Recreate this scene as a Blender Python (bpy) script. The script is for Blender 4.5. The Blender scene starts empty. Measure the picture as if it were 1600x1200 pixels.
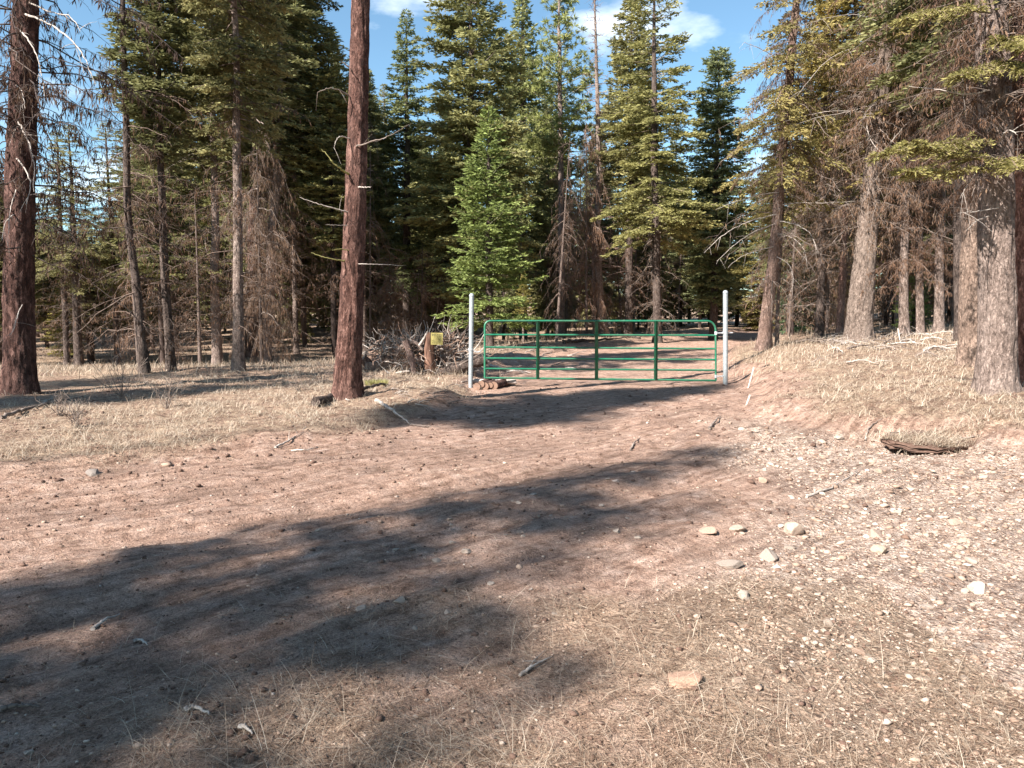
import bpy, math, random, bmesh
import numpy as np
from mathutils import Vector, Matrix, Quaternion

R_ = math.radians
random.seed(7)
rng = np.random.default_rng(7)
SC = bpy.context.scene
COL = SC.collection

# ------------------------------------------------------------------ camera, sky, sun, exposure
FPX = 1180.0                       # focal length in pixels of a 1600 px wide picture
CAM_H = 1.5
TILT = math.atan(111 / FPX)
cam_d = bpy.data.cameras.new('camera'); cam = bpy.data.objects.new('camera', cam_d); COL.objects.link(cam)
cam_d.sensor_width = 36; cam_d.lens = 36 * FPX / 1600; cam_d.clip_end = 2000; cam_d.clip_start = 0.05
cam.location = (0, 0, CAM_H); cam.rotation_euler = (math.pi / 2 - TILT, 0, 0)
SC.camera = cam

SUN_AZ, SUN_EL = R_(46), R_(40)    # light travels towards +x +y (sun behind the camera, to the left)
w = bpy.data.worlds.new('World'); SC.world = w; w.use_nodes = True
nt = w.node_tree; nt.nodes.clear()
sky = nt.nodes.new('ShaderNodeTexSky'); sky.sky_type = 'NISHITA'; sky.sun_disc = False
sky.sun_elevation = SUN_EL; sky.sun_rotation = math.pi + SUN_AZ
sky.altitude = 1200; sky.air_density = 1.0; sky.dust_density = 0.4; sky.ozone_density = 1.6
tc = nt.nodes.new('ShaderNodeTexCoord')
mp = nt.nodes.new('ShaderNodeMapping'); mp.inputs['Location'].default_value = (0.42, 0.0, 0.25); mp.inputs['Scale'].default_value = (1.0, 1.0, 2.4)
cn = nt.nodes.new('ShaderNodeTexNoise'); cn.inputs['Scale'].default_value = 2.6; cn.inputs['Detail'].default_value = 7; cn.inputs['Roughness'].default_value = 0.55
cr = nt.nodes.new('ShaderNodeValToRGB'); cr.color_ramp.elements[0].position = 0.60; cr.color_ramp.elements[1].position = 0.76
mx = nt.nodes.new('ShaderNodeMixRGB'); mx.inputs['Color2'].default_value = (8.5, 8.8, 9.2, 1)
bg = nt.nodes.new('ShaderNodeBackground'); bg.inputs['Strength'].default_value = 0.075
ow = nt.nodes.new('ShaderNodeOutputWorld')
L = nt.links.new
tn = nt.nodes.new('ShaderNodeMixRGB'); tn.blend_type = 'MULTIPLY'; tn.inputs['Fac'].default_value = 1; tn.inputs['Color2'].default_value = (0.90, 1.05, 0.98, 1)
L(tc.outputs['Generated'], mp.inputs['Vector']); L(mp.outputs['Vector'], cn.inputs['Vector']); L(cn.outputs['Fac'], cr.inputs['Fac'])
L(cr.outputs['Color'], mx.inputs['Fac']); L(sky.outputs['Color'], tn.inputs['Color1']); L(tn.outputs['Color'], mx.inputs['Color1']); L(mx.outputs['Color'], bg.inputs['Color']); L(bg.outputs['Background'], ow.inputs['Surface'])

sd = bpy.data.lights.new('sun', 'SUN'); sun = bpy.data.objects.new('sun', sd); COL.objects.link(sun)
sd.energy = 5.0; sd.angle = R_(0.55); sd.color = (1.0, 0.95, 0.885)
LDIR = Vector((math.sin(SUN_AZ) * math.cos(SUN_EL), math.cos(SUN_AZ) * math.cos(SUN_EL), -math.sin(SUN_EL)))
sun.rotation_mode = 'QUATERNION'; sun.rotation_quaternion = LDIR.to_track_quat('-Z', 'Y'); sun.location = (-20, -20, 30)

SC.view_settings.view_transform = 'Standard'; SC.view_settings.look = 'None'
SC.view_settings.exposure = 1.62; SC.view_settings.gamma = 1.0; SC.view_settings.use_curve_mapping = False
SC.render.engine = 'CYCLES'
SC.cycles.max_bounces = 5; SC.cycles.diffuse_bounces = 4; SC.cycles.transmission_bounces = 3; SC.cycles.transparent_max_bounces = 4

# ------------------------------------------------------------------ noise and terrain
def _hash(i, j, k, s):
    n = (i.astype(np.int64) * 374761393 + j.astype(np.int64) * 668265263 + k.astype(np.int64) * 1274126177 + s * 974634533) & 0xFFFFFFFF
    n = ((n ^ (n >> 13)) * 1103515245) & 0xFFFFFFFF
    n = ((n ^ (n >> 16)) * 2654435761) & 0xFFFFFFFF
    return ((n ^ (n >> 15)) & 0xFFFFFF) / float(0xFFFFFF)

def vn(x, y, z=0.0, s=0):
    x, y, z = np.broadcast_arrays(np.asarray(x, float), np.asarray(y, float), np.asarray(z, float))
    i, j, k = np.floor(x), np.floor(y), np.floor(z)
    u, v, t = x - i, y - j, z - k
    u = u * u * (3 - 2 * u); v = v * v * (3 - 2 * v); t = t * t * (3 - 2 * t)
    r = 0
    for a in (0, 1):
        for b in (0, 1):
            for c in (0, 1):
                r = r + _hash(i + a, j + b, k + c, s) * (u if a else 1 - u) * (v if b else 1 - v) * (t if c else 1 - t)
    return r * 2 - 1

def fbm(x, y, o=4, s=0, g=0.5):
    a, f, r = 1.0, 1.0, 0
    for q in range(o):
        r = r + a * vn(np.asarray(x) * f, np.asarray(y) * f, 0.37 * q, s + q); a *= g; f *= 2.03
    return r

def ss(a, b, x):
    t = np.clip((np.asarray(x, float) - a) / (b - a), 0, 1); return t * t * (3 - 2 * t)

LEFT_TOE = [(-30, 3.2), (-9, 5.0), (-4.4, 6.6), (-3.2, 7.5), (-2.1, 8.8), (-1.3, 10.3), (-0.75, 12.6), (-0.75, 16.5), (-0.3, 20), (0.8, 25), (3.5, 31), (9, 40), (20, 60), (40, 110)]
RIGHT_TOE = [(30, 4.2), (9, 5.4), (6, 6.3), (4.5, 7.2), (3.5, 8.6), (3.2, 10.5), (4.2, 13.2), (4.6, 15.4), (5.0, 18), (5.7, 22), (7.5, 27), (12, 35), (24, 55), (46, 108)]

def sdist(x, y, poly, sign):
    x = np.asarray(x, float); y = np.asarray(y, float)
    best = np.full(np.broadcast(x, y).shape, 1e9); sg = np.ones_like(best)
    for (ax, ay), (bx, by) in zip(poly[:-1], poly[1:]):
        dx, dy = bx - ax, by - ay; l2 = dx * dx + dy * dy
        t = np.clip(((x - ax) * dx + (y - ay) * dy) / l2, 0, 1)
        ex, ey = x - (ax + t * dx), y - (ay + t * dy)
        d = np.hypot(ex, ey); c = dx * ey - dy * ex
        m = d < best - 1e-9
        best = np.where(m, d, best); sg = np.where(m, np.sign(c), sg)
    return best * sg * sign

def gauss(x, y, cx, cy, rx, ry=None):
    ry = ry or rx
    return np.exp(-(((x - cx) / rx) ** 2 + ((y - cy) / ry) ** 2))

def height(x, y):
    x = np.asarray(x, float); y = np.asarray(y, float)
    sl = sdist(x, y, LEFT_TOE, 1); sr = sdist(x, y, RIGHT_TOE, -1)
    sl = sl + 0.18 * fbm(x * 1.3, y * 1.3, 3, 11); sr = sr + 0.2 * fbm(x * 1.1, y * 1.1, 3, 23)
    yy = np.clip(y, -5, 200)
    z = 0.006 * np.clip(yy - 16, 0, 40) + 0.07 * np.clip(yy - 85, 0, 60)
    z = z + 0.13 * ss(0.0, 0.35, sl) + 0.05 * ss(0.3, 3, sl)
    z = z - 0.75 * ss(14, 30, yy) * ss(2.5, 9, sl) * (1 - ss(40, 70, yy))
    z = z + 0.20 * ss(0.0, 0.75, sr) + 0.18 * ss(0.3, 2.4, sr) + 0.55 * ss(1.0, 10, sr) + 0.22 * ss(10, 18, yy) * ss(0.0, 2.0, sr)
    z = z + 0.10 * ss(-3.2, 0, sr) * (1 - ss(12, 16, yy))
    z = z + 0.16 * gauss(x, y, -1.45, 12.2, 0.9, 0.8) + 0.15 * gauss(x, y, -7.6, 17.5, 2.2, 1.2) + 0.12 * gauss(x, y, -3.3, 17.6, 1.8, 1.0)
    z = z - 0.34 * gauss(x, y, 4.42, 7.74, 0.46, 0.17) - 0.18 * gauss(x, y, 3.76, 8.22, 0.32, 0.15)
    road = (1 - ss(-0.2, 0.3, sl)) * (1 - ss(-0.8, 0.2, sr))
    # wheel tracks running from the lower left up to the gate
    q = x * math.cos(R_(52)) - y * math.sin(R_(52))
    trk = fbm(q * 2.6 + 0.15 * fbm(x * .6, y * .6, 2, 5), (x + y) * 0.12, 3, 41)
    near = 1 - ss(7.5, 10.5, y)
    z = z + road * near * 0.05 * trk
    z = z + 0.035 * fbm(x * 0.5, y * 0.5, 2, 3) + 0.016 * fbm(x * 2.2, y * 2.2, 3, 7)
    amp = 0.010 + 0.02 * ss(0, .5, sl) + 0.02 * ss(0, .6, sr) + 0.012 * ss(-2.5, -0.5, sr)
    z = z + amp * fbm(x * 7, y * 7, 3, 17) + 0.006 * near * fbm(q * 9, (x + y) * .9, 3, 43)
    clod = vn(x * 16, y * 16, 0, 19)
    z = z + 0.010 * np.clip(clod - 0.25, 0, 1) * (0.4 + ss(-3, 0, sr))
    return z

def masks(x, y):
    x = np.asarray(x, float); y = np.asarray(y, float)
    sl = sdist(x, y, LEFT_TOE, 1) + 0.30 * fbm(x * 1.1, y * 1.1, 3, 61); sr = sdist(x, y, RIGHT_TOE, -1) + 0.35 * fbm(x * 1.1, y * 1.1, 3, 67)
    n = fbm(x * .8, y * .8, 4, 71)
    grassl = ss(0.05, 0.5, sl) * (1 - ss(4.6, 7.0, sl + n)) * (1 - ss(17, 22, y))
    grassr = ss(0.45, 1.0, sr) * (1 - ss(6, 10, sr))
    front = ss(0.2, 1.0, 3.55 - y + 0.35 * (x + 0.2) * (x < 2) + 0.7 * n) * ss(-2.0, -0.6, x)
    gravel = ss(-0.5, 0.5, x - (0.45 + 0.24 * y) + 0.5 * n) * (1 - ss(-0.1, 0.5, sr)) * (1 - ss(8.5, 11, y))
    forest = np.maximum(ss(4.0, 7.0, sl + n), ss(5, 9, sr + n)) 
    forest = np.maximum(forest, ss(0.3, 1.2, np.maximum(sl, sr)) * ss(17, 22, y))
    return grassl, grassr, front, gravel, forest, sl, sr

def ray(px, py):
    u, v = (px - 800) / FPX, (600 - py) / FPX
    return Vector((u, math.cos(TILT) + v * math.sin(TILT), -math.sin(TILT) + v * math.cos(TILT)))

def at(px, py, Y):                       # the point seen at that pixel, Y metres ahead
    d = ray(px, py); return Vector((0, 0, CAM_H)) + d * (Y / d.y)

def ground(px, py, ymax=70.0):           # where that line of sight meets the ground
    d = ray(px, py); t = np.geomspace(1.2, ymax, 700)
    X, Yv, Z = d.x / d.y * t, t, CAM_H + d.z / d.y * t
    f = Z - height(X, Yv); k = np.nonzero(f <= 0)[0]
    i = k[0] if len(k) else len(t) - 1
    i = max(i, 1)
    a, b = f[i - 1], f[i]; q = a / (a - b) if a != b else 0
    q = min(max(q, 0), 1); y = t[i - 1] + (t[i] - t[i - 1]) * q
    x = d.x / d.y * y
    return Vector((x, y, float(height(np.array([x]), np.array([y]))[0])))

def gz(x, y): return float(height(np.array([x]), np.array([y]))[0])

# ------------------------------------------------------------------ materials
def mat(name, rough=0.9):
    m = bpy.data.materials.new(name); m.use_nodes = True; t = m.node_tree
    b = t.nodes['Principled BSDF']; b.inputs['Roughness'].default_value = rough
    b.inputs['Specular IOR Level'].default_value = 0.25
    return m, t, b

def nd(t, kind, **kw):
    n = t.nodes.new(kind)
    for k, v in kw.items():
        if k in n.inputs: n.inputs[k].default_value = v
        else: setattr(n, k, v)
    return n

def ramp(t, fac, stops):
    r = t.nodes.new('ShaderNodeValToRGB'); e = r.color_ramp.elements
    while len(e) < len(stops): e.new(0.5)
    for q, (p, c) in zip(e, stops): q.position = p; q.color = (*c, 1)
    t.links.new(fac, r.inputs['Fac']); return r.outputs['Color']

def mix(t, fac, a, b, mode='MIX'):
    m = t.nodes.new('ShaderNodeMixRGB'); m.blend_type = mode
    for s, v in (('Fac', fac), ('Color1', a), ('Color2', b)):
        if isinstance(v, (int, float)): m.inputs[s].default_value = v
        elif isinstance(v, tuple): m.inputs[s].default_value = (*v, 1)
        else: t.links.new(v, m.inputs[s])
    return m.outputs['Color']

def math_(t, op, a, b=None):
    m = t.nodes.new('ShaderNodeMath'); m.operation = op
    for q, v in enumerate((a, b)):
        if v is None: continue
        if isinstance(v, (int, float)): m.inputs[q].default_value = v
        else: t.links.new(v, m.inputs[q])
    return m.outputs[0]

def coords(t, scale=(1, 1, 1), kind='Object'):
    c = t.nodes.new('ShaderNodeTexCoord'); m = t.nodes.new('ShaderNodeMapping'); m.inputs['Scale'].default_value = scale
    t.links.new(c.outputs[kind], m.inputs['Vector']); return m.outputs['Vector']

def noise(t, vec, scale, detail=4, rough=0.55):
    n = t.nodes.new('ShaderNodeTexNoise'); n.inputs['Scale'].default_value = scale; n.inputs['Detail'].default_value = detail; n.inputs['Roughness'].default_value = rough
    t.links.new(vec, n.inputs['Vector']); return n.outputs['Fac']

def voro(t, vec, scale, feature='F1', out='Distance'):
    n = t.nodes.new('ShaderNodeTexVoronoi'); n.feature = feature; n.inputs['Scale'].default_value = scale
    t.links.new(vec, n.inputs['Vector']); return n.outputs[out]

def bump(t, b, h, strength, dist):
    n = t.nodes.new('ShaderNodeBump'); n.inputs['Strength'].default_value = strength; n.inputs['Distance'].default_value = dist
    t.links.new(h, n.inputs['Height']); t.links.new(n.outputs['Normal'], b.inputs['Normal'])

def attr(t, name):
    a = t.nodes.new('ShaderNodeAttribute'); a.attribute_name = name; return a.outputs['Fac']

def bark_mat(name, dark, mid, light, scale=1.0, strength=0.8, plate=0.45):
    m, t, b = mat(name, 0.95)
    v0 = coords(t, (9 * scale, 9 * scale, 3.2 * scale)); f = coords(t, (1, 1, 0.7))
    wn = t.nodes.new('ShaderNodeTexNoise'); wn.inputs['Scale'].default_value = 2.2; wn.inputs['Detail'].default_value = 5; t.links.new(v0, wn.inputs['Vector'])
    vm = t.nodes.new('ShaderNodeVectorMath'); vm.operation = 'MULTIPLY_ADD'; vm.inputs[1].default_value = (1.1, 1.1, 1.1); t.links.new(wn.outputs['Color'], vm.inputs[0]); t.links.new(v0, vm.inputs[2]); v = vm.outputs[0]
    n1 = noise(t, v, 1.7, 7, 0.68); n2 = noise(t, f, 38, 5, 0.7); n3 = noise(t, f, 1.3, 4); n4 = noise(t, f, 9, 4, 0.6)
    cr_ = voro(t, v, 1.3, 'DISTANCE_TO_EDGE')
    c = ramp(t, n1, [(0.32, dark), (0.50, mid), (0.68, light)])
    c = mix(t, 0.75, c, ramp(t, n2, [(0.32, (0.35, 0.33, 0.32)), (0.5, (1, 1, 1)), (0.66, (1.5, 1.5, 1.5))]), 'MULTIPLY')
    c = mix(t, 0.5, c, ramp(t, n4, [(0.35, (0.6, 0.55, 0.53)), (0.62, (1.25, 1.25, 1.25))]), 'MULTIPLY')
    k = ramp(t, cr_, [(0.0, (0.30, 0.27, 0.25)), (0.05, (0.65, 0.62, 0.6)), (0.16, (1, 1, 1))])
    c = mix(t, plate, c, k, 'MULTIPLY')
    c = mix(t, ramp(t, n3, [(0.45, (0, 0, 0)), (0.7, (0.5, 0.5, 0.5))]), c, mix(t, 0.6, c, light))
    oi = t.nodes.new('ShaderNodeObjectInfo'); c = mix(t, 1.0, c, oi.outputs['Color'], 'MULTIPLY')
    t.links.new(c, b.inputs['Base Color'])
    hh = math_(t, 'ADD', math_(t, 'MULTIPLY', n1, 1.0), math_(t, 'MULTIPLY', math_(t, 'MINIMUM', cr_, 0.12), 2.0))
    hh = math_(t, 'ADD', hh, math_(t, 'MULTIPLY', n2, 0.5))
    bump(t, b, hh, strength, 0.075)
    return m

M = {}
M['bark_red'] = bark_mat('bark_red', (0.030, 0.016, 0.013), (0.125, 0.066, 0.052), (0.37, 0.235, 0.195))
M['bark_grey'] = bark_mat('bark_grey', (0.085, 0.062, 0.052), (0.22, 0.165, 0.14), (0.42, 0.33, 0.285), 1.9, 0.7, 0.25)
M['bark_dark'] = bark_mat('bark_dark', (0.03, 0.022, 0.018), (0.10, 0.072, 0.061), (0.21, 0.165, 0.14), 1.3)
M['bark_pale'] = bark_mat('bark_pale', (0.10, 0.07, 0.058), (0.25, 0.185, 0.155), (0.42, 0.34, 0.295), 1.6)

def needle_mat(name, a, b_, c_):
    m, t, b = mat(name, 0.75)
    tone = attr(t, 'tone'); oi = t.nodes.new('ShaderNodeObjectInfo')
    c = ramp(t, tone, [(0.0, a), (0.55, b_), (1.0, c_)])
    c = mix(t, 1.0, c, oi.outputs['Color'], 'MULTIPLY')
    t.links.new(c, b.inputs['Base Color'])
    tr = t.nodes.new('ShaderNodeBsdfTranslucent'); t.links.new(c, tr.inputs['Color'])
    ms = t.nodes.new('ShaderNodeMixShader'); ms.inputs['Fac'].default_value = 0.34
    out = t.nodes['Material Output']
    t.links.new(b.outputs[0], ms.inputs[1]); t.links.new(tr.outputs[0], ms.inputs[2]); t.links.new(ms.outputs[0], out.inputs['Surface'])
    return m
M['needles'] = needle_mat('needles', (0.135, 0.137, 0.062), (0.285, 0.270, 0.120), (0.46, 0.42, 0.195))
M['rust'] = needle_mat('dead_needles', (0.11, 0.062, 0.038), (0.22, 0.135, 0.085), (0.36, 0.245, 0.17))
M['straw'] = needle_mat('straw', (0.25, 0.18, 0.125), (0.47, 0.375, 0.285), (0.70, 0.60, 0.485))
M['litter'] = needle_mat('fallen_needles', (0.13, 0.075, 0.05), (0.31, 0.215, 0.15), (0.56, 0.44, 0.34))
M['moss'] = needle_mat('yellow_lichen', (0.22, 0.20, 0.075), (0.36, 0.33, 0.13), (0.50, 0.46, 0.22))

def plain(name, stops, scale=14, rough=0.9, bs=0.4, stretch=(1, 1, 1)):
    m, t, b = mat(name, rough); v = coords(t, stretch)
    n = noise(t, v, scale, 5, 0.6); c = ramp(t, n, stops)
    oi = t.nodes.new('ShaderNodeObjectInfo'); c = mix(t, 1.0, c, oi.outputs['Color'], 'MULTIPLY')
    t.links.new(c, b.inputs['Base Color']); bump(t, b, n, bs, 0.02); return m
M['twig'] = plain('dead_twig', [(0.3, (0.08, 0.06, 0.05)), (0.55, (0.20, 0.155, 0.13)), (0.75, (0.36, 0.30, 0.26))], 9)
M['pale_wood'] = plain('bleached_wood', [(0.3, (0.20, 0.16, 0.135)), (0.52, (0.38, 0.325, 0.285)), (0.75, (0.54, 0.48, 0.43))], 15)
M['cut_wood'] = plain('cut_wood', [(0.3, (0.14, 0.08, 0.055)), (0.7, (0.26, 0.165, 0.12))], 16)
M['torn_wood'] = plain('torn_wood', [(0.34, (0.11, 0.068, 0.052)), (0.5, (0.31, 0.195, 0.14)), (0.7, (0.50, 0.36, 0.28))], 9, stretch=(1, 1, .2))
M['rock'] = plain('stone', [(0.3, (0.22, 0.165, 0.13)), (0.5, (0.36, 0.29, 0.24)), (0.72, (0.47, 0.40, 0.345))], 17, 0.85, 0.5)
M['clod'] = plain('earth_clod', [(0.3, (0.07, 0.04, 0.03)), (0.7, (0.17, 0.105, 0.078))], 30)
M['soil'] = plain('root_soil', [(0.3, (0.12, 0.072, 0.052)), (0.5, (0.28, 0.18, 0.135)), (0.72, (0.44, 0.32, 0.25))], 9, 0.95, 0.9)

def pebble_mat():
    m, t, b = mat('pebbles', 0.85); tone = attr(t, 'tone')
    v = coords(t); n = noise(t, v, 60, 3)
    c = ramp(t, tone, [(0.0, (0.17, 0.105, 0.075)), (0.35, (0.34, 0.235, 0.175)), (0.7, (0.46, 0.36, 0.29)), (1.0, (0.56, 0.48, 0.41))])
    c = mix(t, 0.5, c, ramp(t, n, [(0.3, (0.6, 0.6, 0.6)), (0.7, (1, 1, 1))]), 'MULTIPLY')
    t.links.new(c, b.inputs['Base Color']); return m
M['pebble'] = pebble_mat()

def ground_mat():
    m, t, b = mat('ground_soil', 0.97)
    v = coords(t); grass = attr(t, 'grass'); gravel = attr(t, 'gravel'); forest = attr(t, 'forest'); front = attr(t, 'front'); track_hollow_shade = attr(t, 'track_hollow_shade')
    nl = noise(t, v, 0.9, 5, 0.6); nm = noise(t, v, 6, 6, 0.65); nf = noise(t, v, 45, 5, 0.7); nff = noise(t, v, 170, 3, 0.7)
    dirt = ramp(t, nm, [(0.28, (0.20, 0.118, 0.085)), (0.46, (0.355, 0.235, 0.178)), (0.60, (0.43, 0.305, 0.245)), (0.75, (0.52, 0.40, 0.335))])
    dirt = mix(t, ramp(t, nl, [(0.42, (0, 0, 0)), (0.62, (0.6, 0.6, 0.6))]), dirt, (0.34, 0.225, 0.17))
    dirt = mix(t, track_hollow_shade, dirt, mix(t, 0.65, dirt, (0.17, 0.11, 0.082)))
    straw = ramp(t, nf, [(0.3, (0.19, 0.125, 0.085)), (0.5, (0.36, 0.27, 0.19)), (0.7, (0.50, 0.41, 0.30))])
    duff = ramp(t, nf, [(0.3, (0.10, 0.06, 0.042)), (0.5, (0.24, 0.16, 0.115)), (0.72, (0.42, 0.31, 0.235))])
    grav = ramp(t, nf, [(0.3, (0.25, 0.175, 0.135)), (0.5, (0.42, 0.325, 0.265)), (0.7, (0.54, 0.45, 0.385))])
    vo = t.nodes.new('ShaderNodeTexVoronoi'); vo.inputs['Scale'].default_value = 34; t.links.new(v, vo.inputs['Vector'])
    cell = math_(t, 'MULTIPLY', vo.outputs['Distance'], 1.0)
    bw = t.nodes.new('ShaderNodeRGBToBW'); t.links.new(vo.outputs['Color'], bw.inputs['Color'])
    stone = ramp(t, bw.outputs['Val'], [(0.25, (0.26, 0.17, 0.125)), (0.55, (0.42, 0.31, 0.24)), (0.8, (0.60, 0.51, 0.44))])
    grav = mix(t, 0.55, grav, stone)
    c = mix(t, gravel, dirt, grav)
    c = mix(t, math_(t, 'MULTIPLY', front, 0.8), c, mix(t, 0.62, duff, straw))
    c = mix(t, math_(t, 'MULTIPLY', grass, 0.9), c, mix(t, ramp(t, nm, [(0.42, (0, 0, 0)), (0.58, (1, 1, 1))]), duff, straw))
    c = mix(t, forest, c, mix(t, ramp(t, nl, [(0.4, (0, 0, 0)), (0.6, (1, 1, 1))]), duff, straw))
    spk = ramp(t, nff, [(0.34, (0.30, 0.27, 0.25)), (0.49, (1, 1, 1)), (0.62, (1.05, 1.05, 1.05)), (0.72, (1.7, 1.65, 1.6))])
    nsp = noise(t, v, 75, 4, 0.75); c = mix(t, 0.7, c, ramp(t, nsp, [(0.36, (0.42, 0.38, 0.36)), (0.52, (1.05, 1.05, 1.05)), (0.66, (1.45, 1.42, 1.4))]), 'MULTIPLY')
    cs = coords(t); rt = t.nodes.new('ShaderNodeMapping'); rt.inputs['Rotation'].default_value = (0, 0, R_(-42)); t.links.new(cs, rt.inputs['Vector'])
    st_ = t.nodes.new('ShaderNodeMapping'); st_.inputs['Scale'].default_value = (0.55, 7.0, 1.0); t.links.new(rt.outputs['Vector'], st_.inputs['Vector'])
    sn = noise(t, st_.outputs['Vector'], 1.6, 6, 0.7); pn = noise(t, v, 11, 5, 0.7)
    c = mix(t, math_(t, 'MULTIPLY', ramp(t, noise(t, v, 1.15, 5, 0.62), [(0.50, (0, 0, 0)), (0.62, (0.62, 0.62, 0.62))]), math_(t, 'SUBTRACT', 1.0, math_(t, 'MULTIPLY', grass, 0.6))), c, mix(t, 0.35, (0.15, 0.10, 0.078), c)); c = mix(t, 0.9, c, ramp(t, sn, [(0.34, (0.55, 0.50, 0.47)), (0.52, (1.03, 1.02, 1.02)), (0.68, (1.25, 1.24, 1.23))]), 'MULTIPLY')
    c = mix(t, 0.8, c, ramp(t, pn, [(0.34, (0.50, 0.45, 0.42)), (0.50, (1, 1, 1)), (0.68, (1.22, 1.22, 1.22))]), 'MULTIPLY')
    c = mix(t, 0.85, c, spk, 'MULTIPLY'); c = mix(t, 1.0, c, (1.26, 1.255, 1.25), 'MULTIPLY')
    t.links.new(c, b.inputs['Base Color'])
    st = math_(t, 'MULTIPLY', math_(t, 'SUBTRACT', 0.5, math_(t, 'MINIMUM', cell, 0.5)), gravel)
    hh = math_(t, 'ADD', math_(t, 'MULTIPLY', nf, 1.0), math_(t, 'MULTIPLY', nff, 0.5))
    hh = math_(t, 'ADD', hh, math_(t, 'MULTIPLY', nm, 1.5)); hh = math_(t, 'ADD', hh, math_(t, 'MULTIPLY', st, 1.6))
    bump(t, b, hh, 1.0, 0.032)
    return m
M['ground'] = ground_mat()

def metal(name, col, metallic, rough, var=0.15, scale=18):
    m, t, b = mat(name, rough); v = coords(t); n = noise(t, v, scale, 5, 0.65)
    c = ramp(t, n, [(0.3, tuple(q * (1 - var) for q in col)), (0.7, tuple(min(1, q * (1 + var)) for q in col))])
    t.links.new(c, b.inputs['Base Color']); b.inputs['Metallic'].default_value = metallic; b.inputs['Specular IOR Level'].default_value = 0.5
    t.links.new(ramp(t, n, [(0.3, (rough * .8,) * 3), (0.7, (min(1, rough * 1.25),) * 3)]), b.inputs['Roughness'])
    return m
M['green_paint'] = metal('green_paint', (0.007, 0.145, 0.077), 0.0, 0.42, 0.25)
_t = M['green_paint'].node_tree; _b = _t.nodes['Principled BSDF']; _c = _b.inputs['Base Color'].links[0].from_socket; _v = coords(_t)
_t.links.new(mix(_t, ramp(_t, noise(_t, _v, 42, 6, 0.7), [(0.60, (0, 0, 0)), (0.70, (0.8, 0.8, 0.8))]), mix(_t, ramp(_t, noise(_t, _v, 2.5, 4), [(0.4, (0, 0, 0)), (0.75, (0.35, 0.35, 0.35))]), _c, (0.16, 0.15, 0.11)), (0.20, 0.19, 0.16)), _b.inputs['Base Color'])
M['galv'] = metal('galvanised_steel', (0.33, 0.355, 0.365), 0.35, 0.55, 0.22, 30)
M['zinc'] = metal('zinc_fitting', (0.62, 0.63, 0.64), 0.6, 0.45)
M['sign_yellow'] = metal('yellow_sign', (0.38, 0.315, 0.10), 0.0, 0.6, 0.08, 25)
M['ink'] = metal('black_print', (0.03, 0.028, 0.02), 0.0, 0.7)

# ------------------------------------------------------------------ mesh helpers
class MB:                                 # collects shapes, links them as ONE mesh
    def __init__(s): s.v = []; s.q = []; s.t = []; s.qm = []; s.tm = []; s.qt = []; s.tt = []; s.n = 0
    def quads(s, verts, faces, mi=0, tone=0.5):
        verts = np.asarray(verts, float).reshape(-1, 3); faces = np.asarray(faces, np.int64).reshape(-1, 4)
        s.v.append(verts); s.q.append(faces + s.n); s.qm.append(np.full(len(faces), mi)); s.qt.append(np.broadcast_to(np.asarray(tone, float), (len(faces),)).copy()); s.n += len(verts)
    def tris(s, verts, faces, mi=0, tone=0.5):
        verts = np.asarray(verts, float).reshape(-1, 3); faces = np.asarray(faces, np.int64).reshape(-1, 3)
        s.v.append(verts); s.t.append(faces + s.n); s.tm.append(np.full(len(faces), mi)); s.tt.append(np.broadcast_to(np.asarray(tone, float), (len(faces),)).copy()); s.n += len(verts)
    def mesh(s, name, mats, smooth=False, tone=False):
        me = bpy.data.meshes.new(name)
        V = np.concatenate(s.v) if s.v else np.zeros((0, 3))
        Q = np.concatenate(s.q) if s.q else np.zeros((0, 4), int); T = np.concatenate(s.t) if s.t else np.zeros((0, 3), int)
        me.vertices.add(len(V)); me.vertices.foreach_set('co', V.astype(np.float32).ravel())
        nl = Q.size + T.size; me.loops.add(nl); me.loops.foreach_set('vertex_index', np.concatenate([Q.ravel(), T.ravel()]).astype(np.int32))
        nf = len(Q) + len(T); me.polygons.add(nf)
        st = np.concatenate([np.arange(len(Q)) * 4, Q.size + np.arange(len(T)) * 3]).astype(np.int32)
        me.polygons.foreach_set('loop_start', st)
        me.polygons.foreach_set('material_index', np.concatenate(s.qm + s.tm).astype(np.int32) if nf else [])
        if smooth: me.polygons.foreach_set('use_smooth', np.ones(nf, bool))
        for m in mats: me.materials.append(M[m])
        if tone:
            a = me.attributes.new('tone', 'FLOAT', 'FACE'); a.data.foreach_set('value', np.concatenate(s.qt + s.tt).astype(np.float32))
        me.update(calc_edges=True); me.validate()
        return me

def norm(a): return a / np.maximum(np.linalg.norm(a, axis=-1, keepdims=True), 1e-9)

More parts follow.
